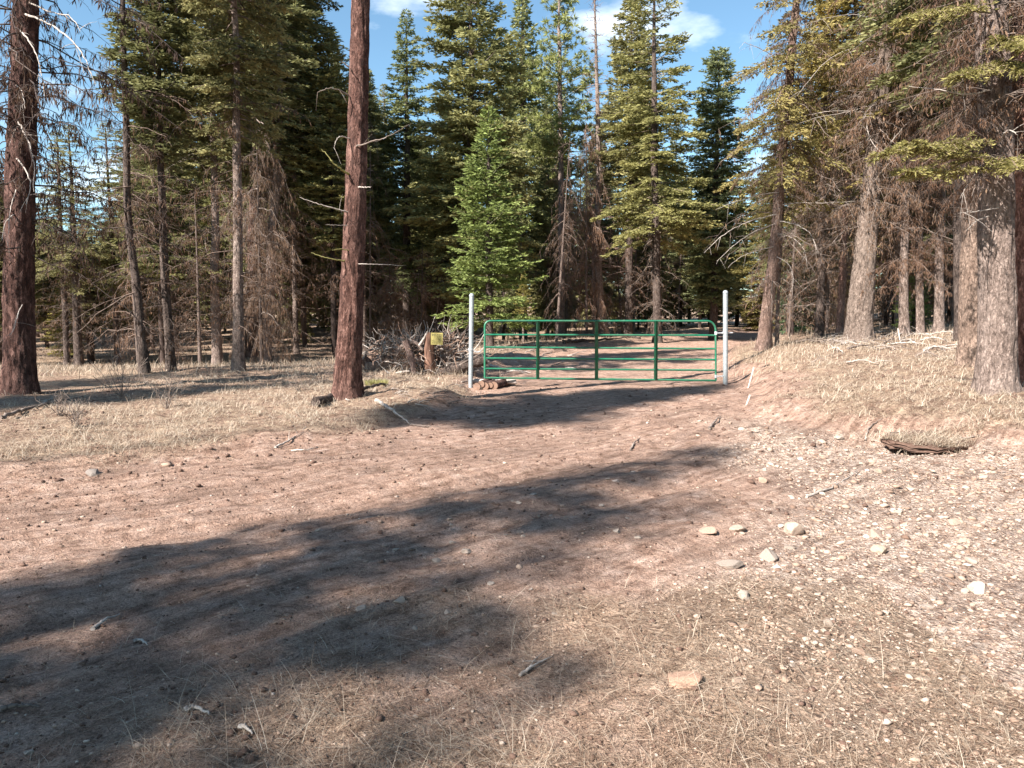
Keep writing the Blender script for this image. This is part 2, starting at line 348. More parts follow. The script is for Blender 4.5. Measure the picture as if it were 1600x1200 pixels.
def tubes(mb, P, Rr, S=4, mi=0, tone=0.5, cap=False):
    P = np.asarray(P, float); Rr = np.asarray(Rr, float)
    if P.ndim == 2: P = P[None]; Rr = Rr[None]
    m, k, _ = P.shape
    T = np.empty_like(P); T[:, 1:-1] = P[:, 2:] - P[:, :-2]; T[:, 0] = P[:, 1] - P[:, 0]; T[:, -1] = P[:, -1] - P[:, -2]
    T = norm(T); ref = np.where(np.abs(T[:, :1, 2:3]) > 0.8, np.array([1., 0, 0]), np.array([0, 0, 1.]))
    A = norm(np.cross(np.broadcast_to(ref, T.shape), T)); B = np.cross(T, A)
    th = np.arange(S) * 2 * math.pi / S
    V = P[:, :, None] + Rr[:, :, None, None] * (np.cos(th)[None, None, :, None] * A[:, :, None] + np.sin(th)[None, None, :, None] * B[:, :, None])
    idx = np.arange(m * k * S).reshape(m, k, S); nx = np.roll(idx, -1, axis=2)
    F = np.stack([idx[:, :-1], nx[:, :-1], nx[:, 1:], idx[:, 1:]], -1).reshape(-1, 4)
    tn = tone if np.isscalar(tone) else np.repeat(np.asarray(tone), (k - 1) * S)
    mb.quads(V, F, mi, tn)
    if cap:
        for e in (0, k - 1):
            for q in range(m):
                ring = V[q, e]; c = P[q, e]
                vv = np.vstack([ring, c]); ff = [(a, (a + 1) % S, S) if e else ((a + 1) % S, a, S) for a in range(S)]
                mb.tris(vv, ff, mi if cap is True else cap, 0.5)

def leaves(mb, base, d, side, ln, wd, mi=0, tone=0.5):
    base = np.asarray(base, float); d = norm(d); side = norm(side - d * np.sum(side * d, -1, keepdims=True))
    ln = np.broadcast_to(ln, (len(base),))[:, None]; wd = np.broadcast_to(wd, (len(base),))[:, None]
    V = np.stack([base, base + d * ln * .42 + side * wd * .5, base + d * ln, base + d * ln * .42 - side * wd * .5], 1)
    mb.quads(V, np.arange(len(base) * 4).reshape(-1, 4), mi, tone)

def empty(name, loc, label=None, cat=None, group=None):
    o = bpy.data.objects.new(name, None); COL.objects.link(o); o.location = loc; o.empty_display_size = 0.2
    tag(o, label, cat, group); return o

def tag(o, label=None, cat=None, group=None, kind=None):
    if label: o['label'] = label
    if cat: o['category'] = cat
    if group: o['group'] = group
    if kind: o['kind'] = kind
    return o

def obj(name, me, parent=None, loc=(0, 0, 0), color=None):
    o = bpy.data.objects.new(name, me); COL.objects.link(o); o.location = loc
    if parent: o.parent = parent
    if color: o.color = (*color, 1)
    return o

# ------------------------------------------------------------------ ground
def build_ground():
    ys = [-14.0]; 
    while ys[-1] < 0.8: ys.append(ys[-1] + max(0.08, 0.10 * abs(ys[-1] - 0.8)))
    while ys[-1] < 160: ys.append(ys[-1] + 0.0125 * ys[-1] + 0.001)
    ys = np.array(ys); u = np.linspace(-1, 1, 481); xs = 0.9 + 2.3 * np.sinh(u * 4.95)
    X, Y = np.meshgrid(xs, ys); x, y = X.ravel(), Y.ravel(); z = height(x, y)
    me = bpy.data.meshes.new('ground'); n, m = X.shape
    idx = np.arange(n * m).reshape(n, m)
    F = np.stack([idx[:-1, :-1], idx[:-1, 1:], idx[1:, 1:], idx[1:, :-1]], -1).reshape(-1, 4)
    mb = MB(); mb.quads(np.stack([x, y, z], 1), F); me = mb.mesh('ground', ['ground'], True)
    gl, gr, fr, gv, fo, sl, sr = masks(x, y)
    q = x * math.cos(R_(52)) - y * math.sin(R_(52))
    tr = ss(0.1, 0.7, fbm(q * 2.6 + .15 * fbm(x * .6, y * .6, 2, 5), (x + y) * .12, 3, 41) * -1) * (1 - ss(7.5, 10.5, y)) * (1 - ss(-.2, .2, sl)) * (1 - ss(-2, -.4, sr))
    tr = np.maximum(tr * .6, ss(0.1, 0.8, gauss(x, y, 4.38, 7.7, 0.55, 0.24) + gauss(x, y, 3.74, 8.2, .42, .24)))  # soil colour also darkened in the bank hollows to stand for their shade
    for nme, val in (('grass', np.maximum(gl, gr)), ('front', fr), ('gravel', gv), ('forest', fo), ('track_hollow_shade', tr)):
        a = me.attributes.new(nme, 'FLOAT', 'POINT'); a.data.foreach_set('value', val.astype(np.float32))
    o = obj('ground', me); tag(o, 'reddish dirt ground with wheel tracks and gravelly banks', None, None, 'structure')
build_ground()

# ------------------------------------------------------------------ crowns
def fir_crown(name, H, Rm, seed, spacing=0.30, per=8, droop=0.25, open_=0.15, leaf=0.20, prof=0.7, upt=0.15, base_w=0.35, els=(-12, 38), dens=1.0):
    r = np.random.default_rng(seed); nb = int(H / spacing * per)
    t = np.sort(r.random(nb)); z = H * t ** 0.96
    az = np.arange(nb) * 2.39996 + r.normal(0, .35, nb)
    pr = np.minimum(1, base_w + (1 - base_w) * t / 0.25) * np.clip(1 - t, 0, 1) ** prof
    Ln = Rm * pr * r.uniform(.62, 1.12, nb) + 0.12
    clump = vn(np.cos(az) * 1.4, np.sin(az) * 1.4, z * 0.55, seed)
    keep = clump > -0.75 + open_ * 3.2 * r.random(nb); keep |= t > .93
    Ln = Ln * (1 + .28 * clump)
    z, az, Ln, t = z[keep], az[keep], Ln[keep], t[keep]; nb = len(z)
    el = np.radians(els[0] + (els[1] - els[0]) * t + r.normal(0, 7, nb))
    mb = MB(); K = 6; s = np.linspace(0, 1, K)[None]
    def curve(zi, a, l, e, s_):
        rad = l * s_ * np.cos(e) ; zz = zi + l * (np.sin(e) * s_ - droop * s_ ** 2 + upt * s_ ** 3)
        return np.stack([np.cos(a) * rad, np.sin(a) * rad, zz], -1)
    P = curve(z[:, None], az[:, None], Ln[:, None], el[:, None], s)
    tubes(mb, P, (0.010 + 0.012 * Ln)[:, None] * (1 - s * .85), 3, 1)
    # branchlets
    nbl = np.maximum(5, (Ln / 0.060 * dens).astype(int)); bi = np.repeat(np.arange(nb), nbl); m = len(bi)
    sb = 0.10 + 0.90 * r.random(m) ** .8; side = np.where(r.random(m) < .5, 1., -1.)
    C = curve(z[bi], az[bi], Ln[bi], el[bi], sb); C2 = curve(z[bi], az[bi], Ln[bi], el[bi], sb + .04); D = norm(C2 - C)
    lat = np.stack([-np.sin(az[bi]), np.cos(az[bi]), np.zeros(m)], -1) * side[:, None]
    ang = np.radians(r.uniform(35, 68, m))[:, None]; bd = norm(D * np.cos(ang) + lat * np.sin(ang) + np.array([0, 0, 1]) * r.normal(-.10, .20, m)[:, None])
    bl = 0.40 * Ln[bi] * (1 - sb) ** .7 * np.clip(sb * 3, 0, 1) * r.uniform(.6, 1.2, m) + .10
    nl = np.maximum(2, (bl / 0.046 * dens).astype(int)); li = np.repeat(np.arange(m), nl); k = len(li)
    tb = r.random(k); base = C[li] + bd[li] * (bl[li] * tb)[:, None]; base[:, 2] -= 0.12 * bl[li] * tb ** 2
    up = np.array([0, 0, 1.]); sd_ = norm(np.cross(bd[li], up)); sg = np.where(r.random(k) < .5, 1., -1.)
    a2 = np.radians(r.uniform(10, 60, k))[:, None]
    ld = norm(bd[li] * np.cos(a2) + sd_ * sg[:, None] * np.sin(a2) + up * r.normal(0, .30, k)[:, None])
    tone = np.clip(.36 + .15 * r.normal(0, 1, nb)[bi][li] * .8 + .20 * r.normal(0, 1, k) * .6 + .22 * (sb[li] - .45) + .06 * tb, 0, 1)
    leaves(mb, base, ld, r.normal(0, 1, (k, 3)), leaf * r.uniform(.6, 1.2, k), leaf * .34 * r.uniform(.7, 1.3, k), 0, tone)
    return mb.mesh(name, ['needles', 'twig'], False, True)

def pine_crown(name, H, Rm, seed):
    r = np.random.default_rng(seed); nb = int(H * 11); t = np.sort(r.random(nb)); z = H * t; az = np.arange(nb) * 2.4 + r.normal(0, .4, nb)
    Ln = Rm * np.minimum(1, .5 + t * 2) * np.clip(1.02 - t, 0, 1) ** .7 * r.uniform(.5, 1.1, nb) + .15
    el = np.radians(-8 + 50 * t + r.normal(0, 8, nb)); mb = MB(); s = np.linspace(0, 1, 6)[None]
    def curve(zi, a, l, e, s_):
        return np.stack([np.cos(a) * l * s_ * np.cos(e), np.sin(a) * l * s_ * np.cos(e), zi + l * (np.sin(e) * s_ - .12 * s_ ** 2 + .22 * s_ ** 3)], -1)
    tubes(mb, curve(z[:, None], az[:, None], Ln[:, None], el[:, None], s), (.012 + .012 * Ln)[:, None] * (1 - .8 * s), 3, 1)
    nt_ = np.maximum(3, (Ln * 8).astype(int)); bi = np.repeat(np.arange(nb), nt_); m = len(bi)
    sb = .35 + .65 * r.random(m) ** .7; C = curve(z[bi], az[bi], Ln[bi], el[bi], sb)
    off = r.normal(0, 1, (m, 3)) * np.array([.16, .16, .08]); off[:, 2] += .05; C2 = C + off * (Ln[bi] * .6 + .4)[:, None]
    tubes(mb, np.stack([C, (C + C2) / 2, C2], 1), np.full((m, 3), .006), 3, 1)
    nn = 22; li = np.repeat(np.arange(m), nn); k = len(li); d = norm(off)[li] * .9 + norm(r.normal(0, 1, (k, 3)))
    tone = np.clip(.50 + .16 * r.normal(0, 1, m)[li] + .14 * r.normal(0, 1, k), 0, 1)
    leaves(mb, C2[li] - norm(off)[li] * (r.random(k) * .10)[:, None], d, r.normal(0, 1, (k, 3)), r.uniform(.14, .26, k), .034, 0, tone)
    return mb.mesh(name, ['needles', 'twig'], False, True)

def dead_zone(name, H, Rm, seed, n=60, sub=9, lichen=6, droop=.45, subl=.35, hang=.3, mats=('twig', 'rust'), rad=.011, els=(-25, 20), taper_up=0.0, lich_len=.16, crook=.05):
    r = np.random.default_rng(seed); mb = MB(); K = 7; s = np.linspace(0, 1, K)[None]
    z = H * r.random(n); az = r.random(n) * 6.2832; Ln = Rm * (1 - taper_up * z / H) * r.uniform(.25, 1.1, n); el = np.radians(r.uniform(els[0], els[1], n))
    bend = r.normal(0, .22, n)
    def curve(zi, a, l, e, b_, s_):
        aa = a + b_ * s_
        return np.stack([np.cos(aa) * l * s_ * np.cos(e), np.sin(aa) * l * s_ * np.cos(e), zi + l * (np.sin(e) * s_ - droop * s_ ** 2)], -1)
    P = curve(z[:, None], az[:, None], Ln[:, None], el[:, None], bend[:, None], s)
    P = P + r.normal(0, crook, P.shape) * (Ln[:, None, None] * .4) * (s[..., None] > 0)
    tubes(mb, P, (rad * (.6 + .5 * Ln / Rm) * r.uniform(.7, 1.3, n))[:, None] * (1 - .82 * s), 4, 0)
    ns = np.maximum(2, (sub * Ln / Rm * 1.6).astype(int)); bi = np.repeat(np.arange(n), ns); m = len(bi)
    f = (.15 + .85 * r.random(m)) * (K - 1.001); i0 = f.astype(int); fr = (f - i0)[:, None]
    C = P[bi, i0] * (1 - fr) + P[bi, i0 + 1] * fr; D = norm(P[bi, i0 + 1] - P[bi, i0])
    sd_ = norm(D * .5 + norm(r.normal(0, 1, (m, 3)) * np.array([1, 1, .55]))); l = subl * r.uniform(.3, 1.15, m)
    q = np.linspace(0, 1, 4)[None, :, None]
    Q = C[:, None] + sd_[:, None] * (l[:, None, None] * q); Q[..., 2] -= hang * (l[:, None] * q[..., 0] ** 1.6)
    Q = Q + r.normal(0, .05, Q.shape) * l[:, None, None] * (q > 0)
    tubes(mb, Q, rad * .42 * (1 - .7 * q[..., 0]) * np.ones((m, 1)), 3, 0)
    if lichen:
        k = m * lichen; li = np.repeat(np.arange(m), lichen); tt = r.random(k)[:, None] * 2.999; j0 = tt.astype(int)[:, 0]; g = tt - j0[:, None]
        B = Q[li, j0] * (1 - g) + Q[li, j0 + 1] * g
        d = np.stack([r.normal(0, .28, k), r.normal(0, .28, k), -np.ones(k)], -1)
        leaves(mb, B, d, r.normal(0, 1, (k, 3)), lich_len * r.uniform(.4, 1.3, k), lich_len * .13, 1, np.clip(.45 + .22 * r.normal(0, 1, m)[li] * .7 + .12 * r.normal(0, 1, k), 0, 1))
    return mb.mesh(name, mats, False, True)

CR = {   # crown meshes shared between trees: (mesh, height, radius)
    'fir_a': (fir_crown('fir_crown', 14, 2.2, 101, spacing=.30, prof=.52, leaf=.165, dens=1.22), 14, 2.2),
    'fir_b': (fir_crown('fir_crown', 14, 2.2, 102, spacing=.34, droop=.34, open_=.20, leaf=.155, dens=1.25), 14, 2.2),
    'fir_c': (fir_crown('fir_crown', 13, 1.7, 103, spacing=.30, per=8, droop=.2, prof=.6), 13, 1.7),
    'droopy': (fir_crown('fir_crown', 14, 2.5, 104, spacing=.40, per=7, droop=.42, upt=.24, open_=.30, base_w=.7, leaf=.16, dens=1.22), 14, 2.5),
    'young': (fir_crown('fir_crown', 8, 1.7, 105, spacing=.24, per=8, droop=.15, open_=.20, els=(-2, 48), prof=.85, base_w=.8, leaf=.16), 8, 1.7),
    'sparse': (fir_crown('fir_crown', 11, 2.4, 106, spacing=.50, per=6, droop=.42, upt=.1, open_=.34, base_w=.8, dens=1.3, leaf=.125), 11, 2.4),
    'gappy': (fir_crown('fir_crown', 14, 2.6, 109, spacing=.50, per=6, droop=.4, upt=.2, open_=.50, base_w=.7, leaf=.2, dens=.85), 14, 2.6),
    'near': (fir_crown('fir_crown', 9, 2.3, 108, spacing=.62, per=5, droop=.42, upt=.1, open_=.30, base_w=.85, dens=1.55, leaf=.085), 9, 2.3),
    'pine': (pine_crown('pine_crown', 9, 2.1, 107), 9, 2.1),
}
DZ = {   # bare dead twigs on the lower trunks: (mesh, height, radius)
    'bare': (dead_zone('dead_twigs', 6, 1.7, 201, n=64, sub=9, lichen=1, rad=.012), 6, 1.7),
    'bare_b': (dead_zone('dead_twigs', 6, 1.7, 202, n=50, sub=12, lichen=2, rad=.011, droop=.3), 6, 1.7),
    'mossy': (dead_zone('dead_twigs', 7, 2.4, 203, n=84, sub=13, lichen=5, droop=.28, hang=.5, lich_len=.15, rad=.014), 7, 2.4),
    'rusty': (dead_zone('dead_twigs', 6, 2.3, 204, n=66, sub=17, lichen=9, droop=.45, hang=.8, subl=.5, lich_len=.13, rad=.013), 6, 2.3),
    'snag': (dead_zone('dead_twigs', 14, 1.5, 205, n=230, sub=12, lichen=0, droop=.12, hang=.05, els=(-15, 35), taper_up=.75, rad=.019), 14, 1.5),
}

# ------------------------------------------------------------------ trees
def trunk_mesh(P, Rr, sides, rough, seed, bark, lobes=True):
    P = np.asarray(P, float); Rr = np.asarray(Rr, float)
    mb = MB(); k = len(P); T = np.gradient(P, axis=0); T = norm(T); A = norm(np.cross(np.array([0, 1., 0]), T)); B = np.cross(T, A)
    th = np.arange(sides) * 2 * math.pi / sides; r = np.random.default_rng(seed); ph = r.random(3) * 6.28
    hz = (P[:, 2] - P[0, 2])[:, None]
    flare = 1 + (0.55 * np.exp(-np.clip(hz - .08, 0, 99) / .26)) * (1 + (.55 * np.sin(3 * th + ph[0]) + .40 * np.sin(5 * th + ph[1]))[None] * np.exp(-hz / .35)) * lobes
    rr = Rr[:, None] * flare
    if rough:
        n1 = vn(np.cos(th)[None] * 5, np.sin(th)[None] * 5, hz * 2.6, seed); n2 = vn(np.cos(th)[None] * 11, np.sin(th)[None] * 11, hz * 8, seed + 5)
        n0 = vn(np.cos(th)[None] * 3.5, np.sin(th)[None] * 3.5, hz * 5, seed + 9); rr = rr * (1 + rough * (-np.abs(n1) * 1.2 + .35 + .7 * n2 + .6 * n0))
    V = P[:, None] + rr[..., None] * (np.cos(th)[None, :, None] * A[:, None] + np.sin(th)[None, :, None] * B[:, None])
    idx = np.arange(k * sides).reshape(k, sides); nx = np.roll(idx, -1, 1)
    mb.quads(V, np.stack([idx[:-1], nx[:-1], nx[1:], idx[1:]], -1).reshape(-1, 4))
    return mb.mesh('trunk', [bark], True)

def interp_poly(pts, zs):
    pts = np.asarray(pts, float); o = np.argsort(pts[:, 2]); pts = pts[o]
    return np.stack([np.interp(zs, pts[:, 2], pts[:, 0]), np.interp(zs, pts[:, 2], pts[:, 1]), zs], -1)

OCC = []
def add_tree(name, label, pts, wd, H, bark, crown=None, cb=3.0, Rc=2.0, tint=(1, 1, 1), dead=(), Y=None, near=False, group='conifers of the forest edge', btint=(1, 1, 1), cat='tree', top_x=None):
    g = ground(*pts[0]) if Y is None else None
    if g is None:
        p = at(pts[0][0], 500, Y); g = Vector((p.x, Y, gz(p.x, Y)))
    Yd = g.y; OCC.append((g.x, g.y))
    root = empty(name, g, label, cat, group)
    W = [np.array([0, 0, 0.])]
    for (px, py) in pts[1:]:
        q = at(px, py, Yd) - g; W.append(np.array(q))
    ww = [q * Yd / FPX / 2 for q in wd]
    zz = [q[2] for q in W]
    if zz[-1] < H:
        d = (W[-1] - W[-2]) / max(1e-6, W[-1][2] - W[-2][2]) if len(W) > 1 else np.array([0, 0, 1.])
        d = d * np.array([.6, .6, 1]); W.append(W[-1] + d * (H - zz[-1])); ww.append(0.02); zz.append(H)
    step = 0.07 if near else 0.5
    zs = np.concatenate([[-.25, -.1], np.arange(0, min(H, 9.5 if near else H), step if near else .35), np.arange(9.5, H, .8) if near else [], [H]])
    zs = np.unique(zs); W = np.array(W)
    # smooth the axis
    Pl = interp_poly(W, np.clip(zs, 0, None)); Pl[:, 2] = zs
    if len(W) > 3:
        for _ in range(6 if not near else 40): Pl[1:-1, :2] = .25 * Pl[:-2, :2] + .5 * Pl[1:-1, :2] + .25 * Pl[2:, :2]
    Pl[:, 0] += .03 * vn(zs * .6, 0, 0, len(OCC)) * ss(0, 1, zs)
    Rr = np.interp(np.clip(zs, 0, None), zz, ww)
    me = trunk_mesh(Pl, Rr, 60 if near else 10, .095 if near else 0.03, len(OCC), bark)
    obj('trunk', me, root, color=btint)
    def frame(z0, z1):
        a = interp_poly(W, np.array([z0, z1])); d = Vector(a[1] - a[0]).normalized()
        return Vector(a[0]), d.to_track_quat('Z', 'Y')
    if crown:
        me, h0, r0 = CR[crown]; p0, rot = frame(cb, H)
        o = obj('crown', me, root, p0, tint); o.rotation_mode = 'QUATERNION'; o.rotation_quaternion = rot @ Quaternion((0, 0, 1), random.random() * 6.28)
        o.scale = (Rc / r0, Rc / r0, (H - cb + .2) / h0)
    for (kind, z0, z1, rd, tn) in dead:
        me, h0, r0 = DZ[kind]; p0, rot = frame(z0, z1)
        o = obj('dead_twigs', me, root, p0, tn); o['kind'] = 'stuff'; o.rotation_mode = 'QUATERNION'; o.rotation_quaternion = rot @ Quaternion((0, 0, 1), random.random() * 6.28)
        o.scale = (rd / r0, rd / r0, (z1 - z0) / h0)
    return root, W, Yd

def limb(root, p0, pts, r0, matn='pale_wood', twigs=0, name='branch', seed=0, color=None, sides=6, thin=1.0):
    """one limb as a part: points are world positions"""
    P = np.array([list(p0)] + [list(q) for q in pts], float); t0 = np.linspace(0, 1, len(P)); t1 = np.linspace(0, 1, 22)
    for _ in range(1): Q = np.stack([np.interp(t1, t0, P[:, a]) for a in range(3)], -1)
    for _ in range(9): Q[1:-1] = .25 * Q[:-2] + .5 * Q[1:-1] + .25 * Q[2:]
    r = np.random.default_rng(seed); Q[1:] += r.normal(0, .22, Q[1:].shape) * r0; r0 = r0 * thin
    mb = MB(); tubes(mb, Q, r0 * (1 - .75 * t1) * (1 + .12 * vn(t1 * 9, seed, 0, 3)), sides, 0, cap=True)
    if twigs:
        i = r.integers(4, 21, twigs); d = norm(norm(Q[i] - Q[i - 1]) * .7 + r.normal(0, .6, (twigs, 3))); l = r.uniform(.12, .45, twigs)
        q = np.linspace(0, 1, 4)[None, :, None]; T = Q[i][:, None] + d[:, None] * l[:, None, None] * q; T[..., 2] -= .3 * l[:, None] * q[..., 0] ** 2
        tubes(mb, T, r0 * .35 * (1 - .7 * q[..., 0]) * np.ones((twigs, 1)), 3, 0)
    loc = root.location if root else Vector((0, 0, 0))
    for a in mb.v: a -= np.array(loc)
    o = obj(name, mb.mesh(name, [matn], True, True), root, color=color); return o

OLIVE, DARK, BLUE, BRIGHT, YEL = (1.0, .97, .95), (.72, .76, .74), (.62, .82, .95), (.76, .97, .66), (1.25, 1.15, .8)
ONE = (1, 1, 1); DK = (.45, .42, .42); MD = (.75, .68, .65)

# --- left side
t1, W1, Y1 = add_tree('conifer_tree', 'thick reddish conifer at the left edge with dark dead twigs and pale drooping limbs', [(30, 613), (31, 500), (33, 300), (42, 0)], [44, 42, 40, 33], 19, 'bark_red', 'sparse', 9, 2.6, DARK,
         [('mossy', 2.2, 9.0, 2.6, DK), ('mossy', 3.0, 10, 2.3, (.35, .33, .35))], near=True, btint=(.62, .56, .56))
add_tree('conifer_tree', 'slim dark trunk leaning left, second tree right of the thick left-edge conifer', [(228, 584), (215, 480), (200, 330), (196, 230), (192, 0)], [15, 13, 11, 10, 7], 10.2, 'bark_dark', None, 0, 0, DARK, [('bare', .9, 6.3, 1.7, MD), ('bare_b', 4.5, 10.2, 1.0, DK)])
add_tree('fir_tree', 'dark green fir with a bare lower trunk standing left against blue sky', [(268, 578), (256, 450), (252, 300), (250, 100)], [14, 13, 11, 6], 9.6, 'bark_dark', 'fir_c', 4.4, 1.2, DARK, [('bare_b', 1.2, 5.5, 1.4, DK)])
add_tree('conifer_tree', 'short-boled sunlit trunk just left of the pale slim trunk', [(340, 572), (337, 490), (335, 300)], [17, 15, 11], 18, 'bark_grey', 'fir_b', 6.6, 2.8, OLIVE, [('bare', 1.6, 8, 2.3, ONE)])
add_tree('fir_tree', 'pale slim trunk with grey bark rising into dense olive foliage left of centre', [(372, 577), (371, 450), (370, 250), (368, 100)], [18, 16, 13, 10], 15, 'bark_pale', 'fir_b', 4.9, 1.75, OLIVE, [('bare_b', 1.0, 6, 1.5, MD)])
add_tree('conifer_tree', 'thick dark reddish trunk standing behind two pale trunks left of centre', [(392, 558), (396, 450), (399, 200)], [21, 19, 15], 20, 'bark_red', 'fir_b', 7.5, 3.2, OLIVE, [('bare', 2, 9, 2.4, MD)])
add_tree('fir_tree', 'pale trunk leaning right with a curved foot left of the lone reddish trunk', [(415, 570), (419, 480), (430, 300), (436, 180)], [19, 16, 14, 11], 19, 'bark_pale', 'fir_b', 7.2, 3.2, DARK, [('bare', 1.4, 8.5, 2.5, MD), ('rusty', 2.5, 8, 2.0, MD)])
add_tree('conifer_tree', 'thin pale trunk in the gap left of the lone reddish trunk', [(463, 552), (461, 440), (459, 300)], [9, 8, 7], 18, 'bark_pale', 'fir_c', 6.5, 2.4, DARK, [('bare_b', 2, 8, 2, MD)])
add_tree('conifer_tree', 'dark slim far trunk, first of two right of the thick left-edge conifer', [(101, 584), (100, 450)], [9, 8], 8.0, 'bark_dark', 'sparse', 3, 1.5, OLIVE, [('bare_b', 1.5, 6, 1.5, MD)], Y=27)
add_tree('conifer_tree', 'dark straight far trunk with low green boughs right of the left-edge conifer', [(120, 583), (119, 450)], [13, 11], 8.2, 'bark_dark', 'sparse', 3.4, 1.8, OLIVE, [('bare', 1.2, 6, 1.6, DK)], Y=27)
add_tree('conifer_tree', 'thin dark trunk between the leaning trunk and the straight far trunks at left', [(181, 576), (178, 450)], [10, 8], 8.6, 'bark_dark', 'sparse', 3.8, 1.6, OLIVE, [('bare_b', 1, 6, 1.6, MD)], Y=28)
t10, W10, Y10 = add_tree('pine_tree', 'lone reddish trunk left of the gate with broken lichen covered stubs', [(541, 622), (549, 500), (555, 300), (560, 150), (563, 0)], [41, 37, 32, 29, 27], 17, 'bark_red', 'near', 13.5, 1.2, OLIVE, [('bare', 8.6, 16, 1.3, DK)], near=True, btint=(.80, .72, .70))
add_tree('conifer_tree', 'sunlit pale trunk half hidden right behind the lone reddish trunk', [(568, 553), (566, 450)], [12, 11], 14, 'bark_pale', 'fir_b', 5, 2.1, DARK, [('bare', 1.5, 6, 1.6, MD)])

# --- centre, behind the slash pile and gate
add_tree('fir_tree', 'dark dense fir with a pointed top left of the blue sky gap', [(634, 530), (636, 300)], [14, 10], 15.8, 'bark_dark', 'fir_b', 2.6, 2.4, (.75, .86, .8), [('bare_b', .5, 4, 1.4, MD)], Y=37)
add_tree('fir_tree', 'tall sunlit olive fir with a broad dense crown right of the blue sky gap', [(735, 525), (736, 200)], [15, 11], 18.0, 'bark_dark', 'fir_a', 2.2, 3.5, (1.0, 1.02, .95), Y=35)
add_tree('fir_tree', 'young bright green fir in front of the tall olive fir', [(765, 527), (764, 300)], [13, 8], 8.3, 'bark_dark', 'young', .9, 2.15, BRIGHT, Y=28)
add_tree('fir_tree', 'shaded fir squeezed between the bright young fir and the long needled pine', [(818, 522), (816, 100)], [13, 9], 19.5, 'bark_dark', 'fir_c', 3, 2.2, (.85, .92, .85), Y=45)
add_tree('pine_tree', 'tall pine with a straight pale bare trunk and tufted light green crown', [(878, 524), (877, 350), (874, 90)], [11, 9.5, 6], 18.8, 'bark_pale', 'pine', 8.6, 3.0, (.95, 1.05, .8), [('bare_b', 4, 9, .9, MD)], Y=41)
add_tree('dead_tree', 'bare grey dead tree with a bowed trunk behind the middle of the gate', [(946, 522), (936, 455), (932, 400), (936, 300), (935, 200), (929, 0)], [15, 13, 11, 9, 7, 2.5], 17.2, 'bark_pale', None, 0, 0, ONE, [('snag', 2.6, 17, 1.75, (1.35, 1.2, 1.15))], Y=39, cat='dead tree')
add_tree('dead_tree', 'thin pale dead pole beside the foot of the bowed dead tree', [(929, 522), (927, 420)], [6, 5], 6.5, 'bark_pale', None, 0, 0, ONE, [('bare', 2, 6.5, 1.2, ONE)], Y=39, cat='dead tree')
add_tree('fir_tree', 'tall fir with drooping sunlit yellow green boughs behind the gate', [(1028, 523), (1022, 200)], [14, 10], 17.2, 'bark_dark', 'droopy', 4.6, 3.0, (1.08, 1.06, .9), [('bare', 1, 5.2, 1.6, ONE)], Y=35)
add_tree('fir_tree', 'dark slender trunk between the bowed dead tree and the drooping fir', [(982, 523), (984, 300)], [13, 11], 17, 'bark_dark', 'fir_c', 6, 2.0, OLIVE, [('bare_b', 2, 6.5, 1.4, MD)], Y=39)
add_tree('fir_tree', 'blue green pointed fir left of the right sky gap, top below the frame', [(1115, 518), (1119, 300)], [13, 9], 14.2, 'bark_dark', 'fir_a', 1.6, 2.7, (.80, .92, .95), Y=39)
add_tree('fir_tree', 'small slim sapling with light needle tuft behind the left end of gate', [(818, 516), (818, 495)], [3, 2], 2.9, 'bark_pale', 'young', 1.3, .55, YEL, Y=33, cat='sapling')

# --- right side
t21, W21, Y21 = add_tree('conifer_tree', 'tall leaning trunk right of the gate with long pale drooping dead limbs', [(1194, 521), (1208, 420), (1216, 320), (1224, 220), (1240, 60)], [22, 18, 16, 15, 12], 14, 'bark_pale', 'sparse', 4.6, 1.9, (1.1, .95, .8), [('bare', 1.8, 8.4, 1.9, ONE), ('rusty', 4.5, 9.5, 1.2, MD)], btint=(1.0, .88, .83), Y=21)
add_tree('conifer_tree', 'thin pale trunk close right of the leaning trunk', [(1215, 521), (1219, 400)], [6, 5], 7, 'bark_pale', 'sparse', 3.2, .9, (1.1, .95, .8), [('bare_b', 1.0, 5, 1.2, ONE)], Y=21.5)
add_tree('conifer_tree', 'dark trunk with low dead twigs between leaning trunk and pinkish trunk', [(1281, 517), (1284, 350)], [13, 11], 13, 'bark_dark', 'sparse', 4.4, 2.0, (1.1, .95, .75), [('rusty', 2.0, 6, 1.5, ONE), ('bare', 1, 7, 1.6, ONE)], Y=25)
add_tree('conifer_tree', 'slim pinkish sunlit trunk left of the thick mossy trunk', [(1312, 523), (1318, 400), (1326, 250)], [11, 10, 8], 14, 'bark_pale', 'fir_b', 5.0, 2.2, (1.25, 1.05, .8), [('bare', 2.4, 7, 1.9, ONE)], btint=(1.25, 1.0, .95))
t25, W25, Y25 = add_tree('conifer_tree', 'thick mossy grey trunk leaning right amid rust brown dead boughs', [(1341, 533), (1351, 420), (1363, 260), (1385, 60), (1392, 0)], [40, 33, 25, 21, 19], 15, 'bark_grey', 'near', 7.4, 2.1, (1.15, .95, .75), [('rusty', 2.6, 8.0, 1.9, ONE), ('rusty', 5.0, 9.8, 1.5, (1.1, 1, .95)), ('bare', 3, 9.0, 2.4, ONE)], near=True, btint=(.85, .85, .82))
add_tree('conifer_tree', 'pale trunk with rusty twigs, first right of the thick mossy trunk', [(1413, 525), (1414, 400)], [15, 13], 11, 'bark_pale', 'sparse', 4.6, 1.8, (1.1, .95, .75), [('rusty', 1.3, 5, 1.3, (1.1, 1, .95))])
add_tree('conifer_tree', 'pale trunk with rusty twigs, second right of the thick mossy trunk', [(1437, 523), (1437, 400)], [13, 11], 12, 'bark_pale', 'sparse', 4.6, 1.8, (1, .95, .8), [('bare_b', 1.3, 5.5, 1.5, ONE)])
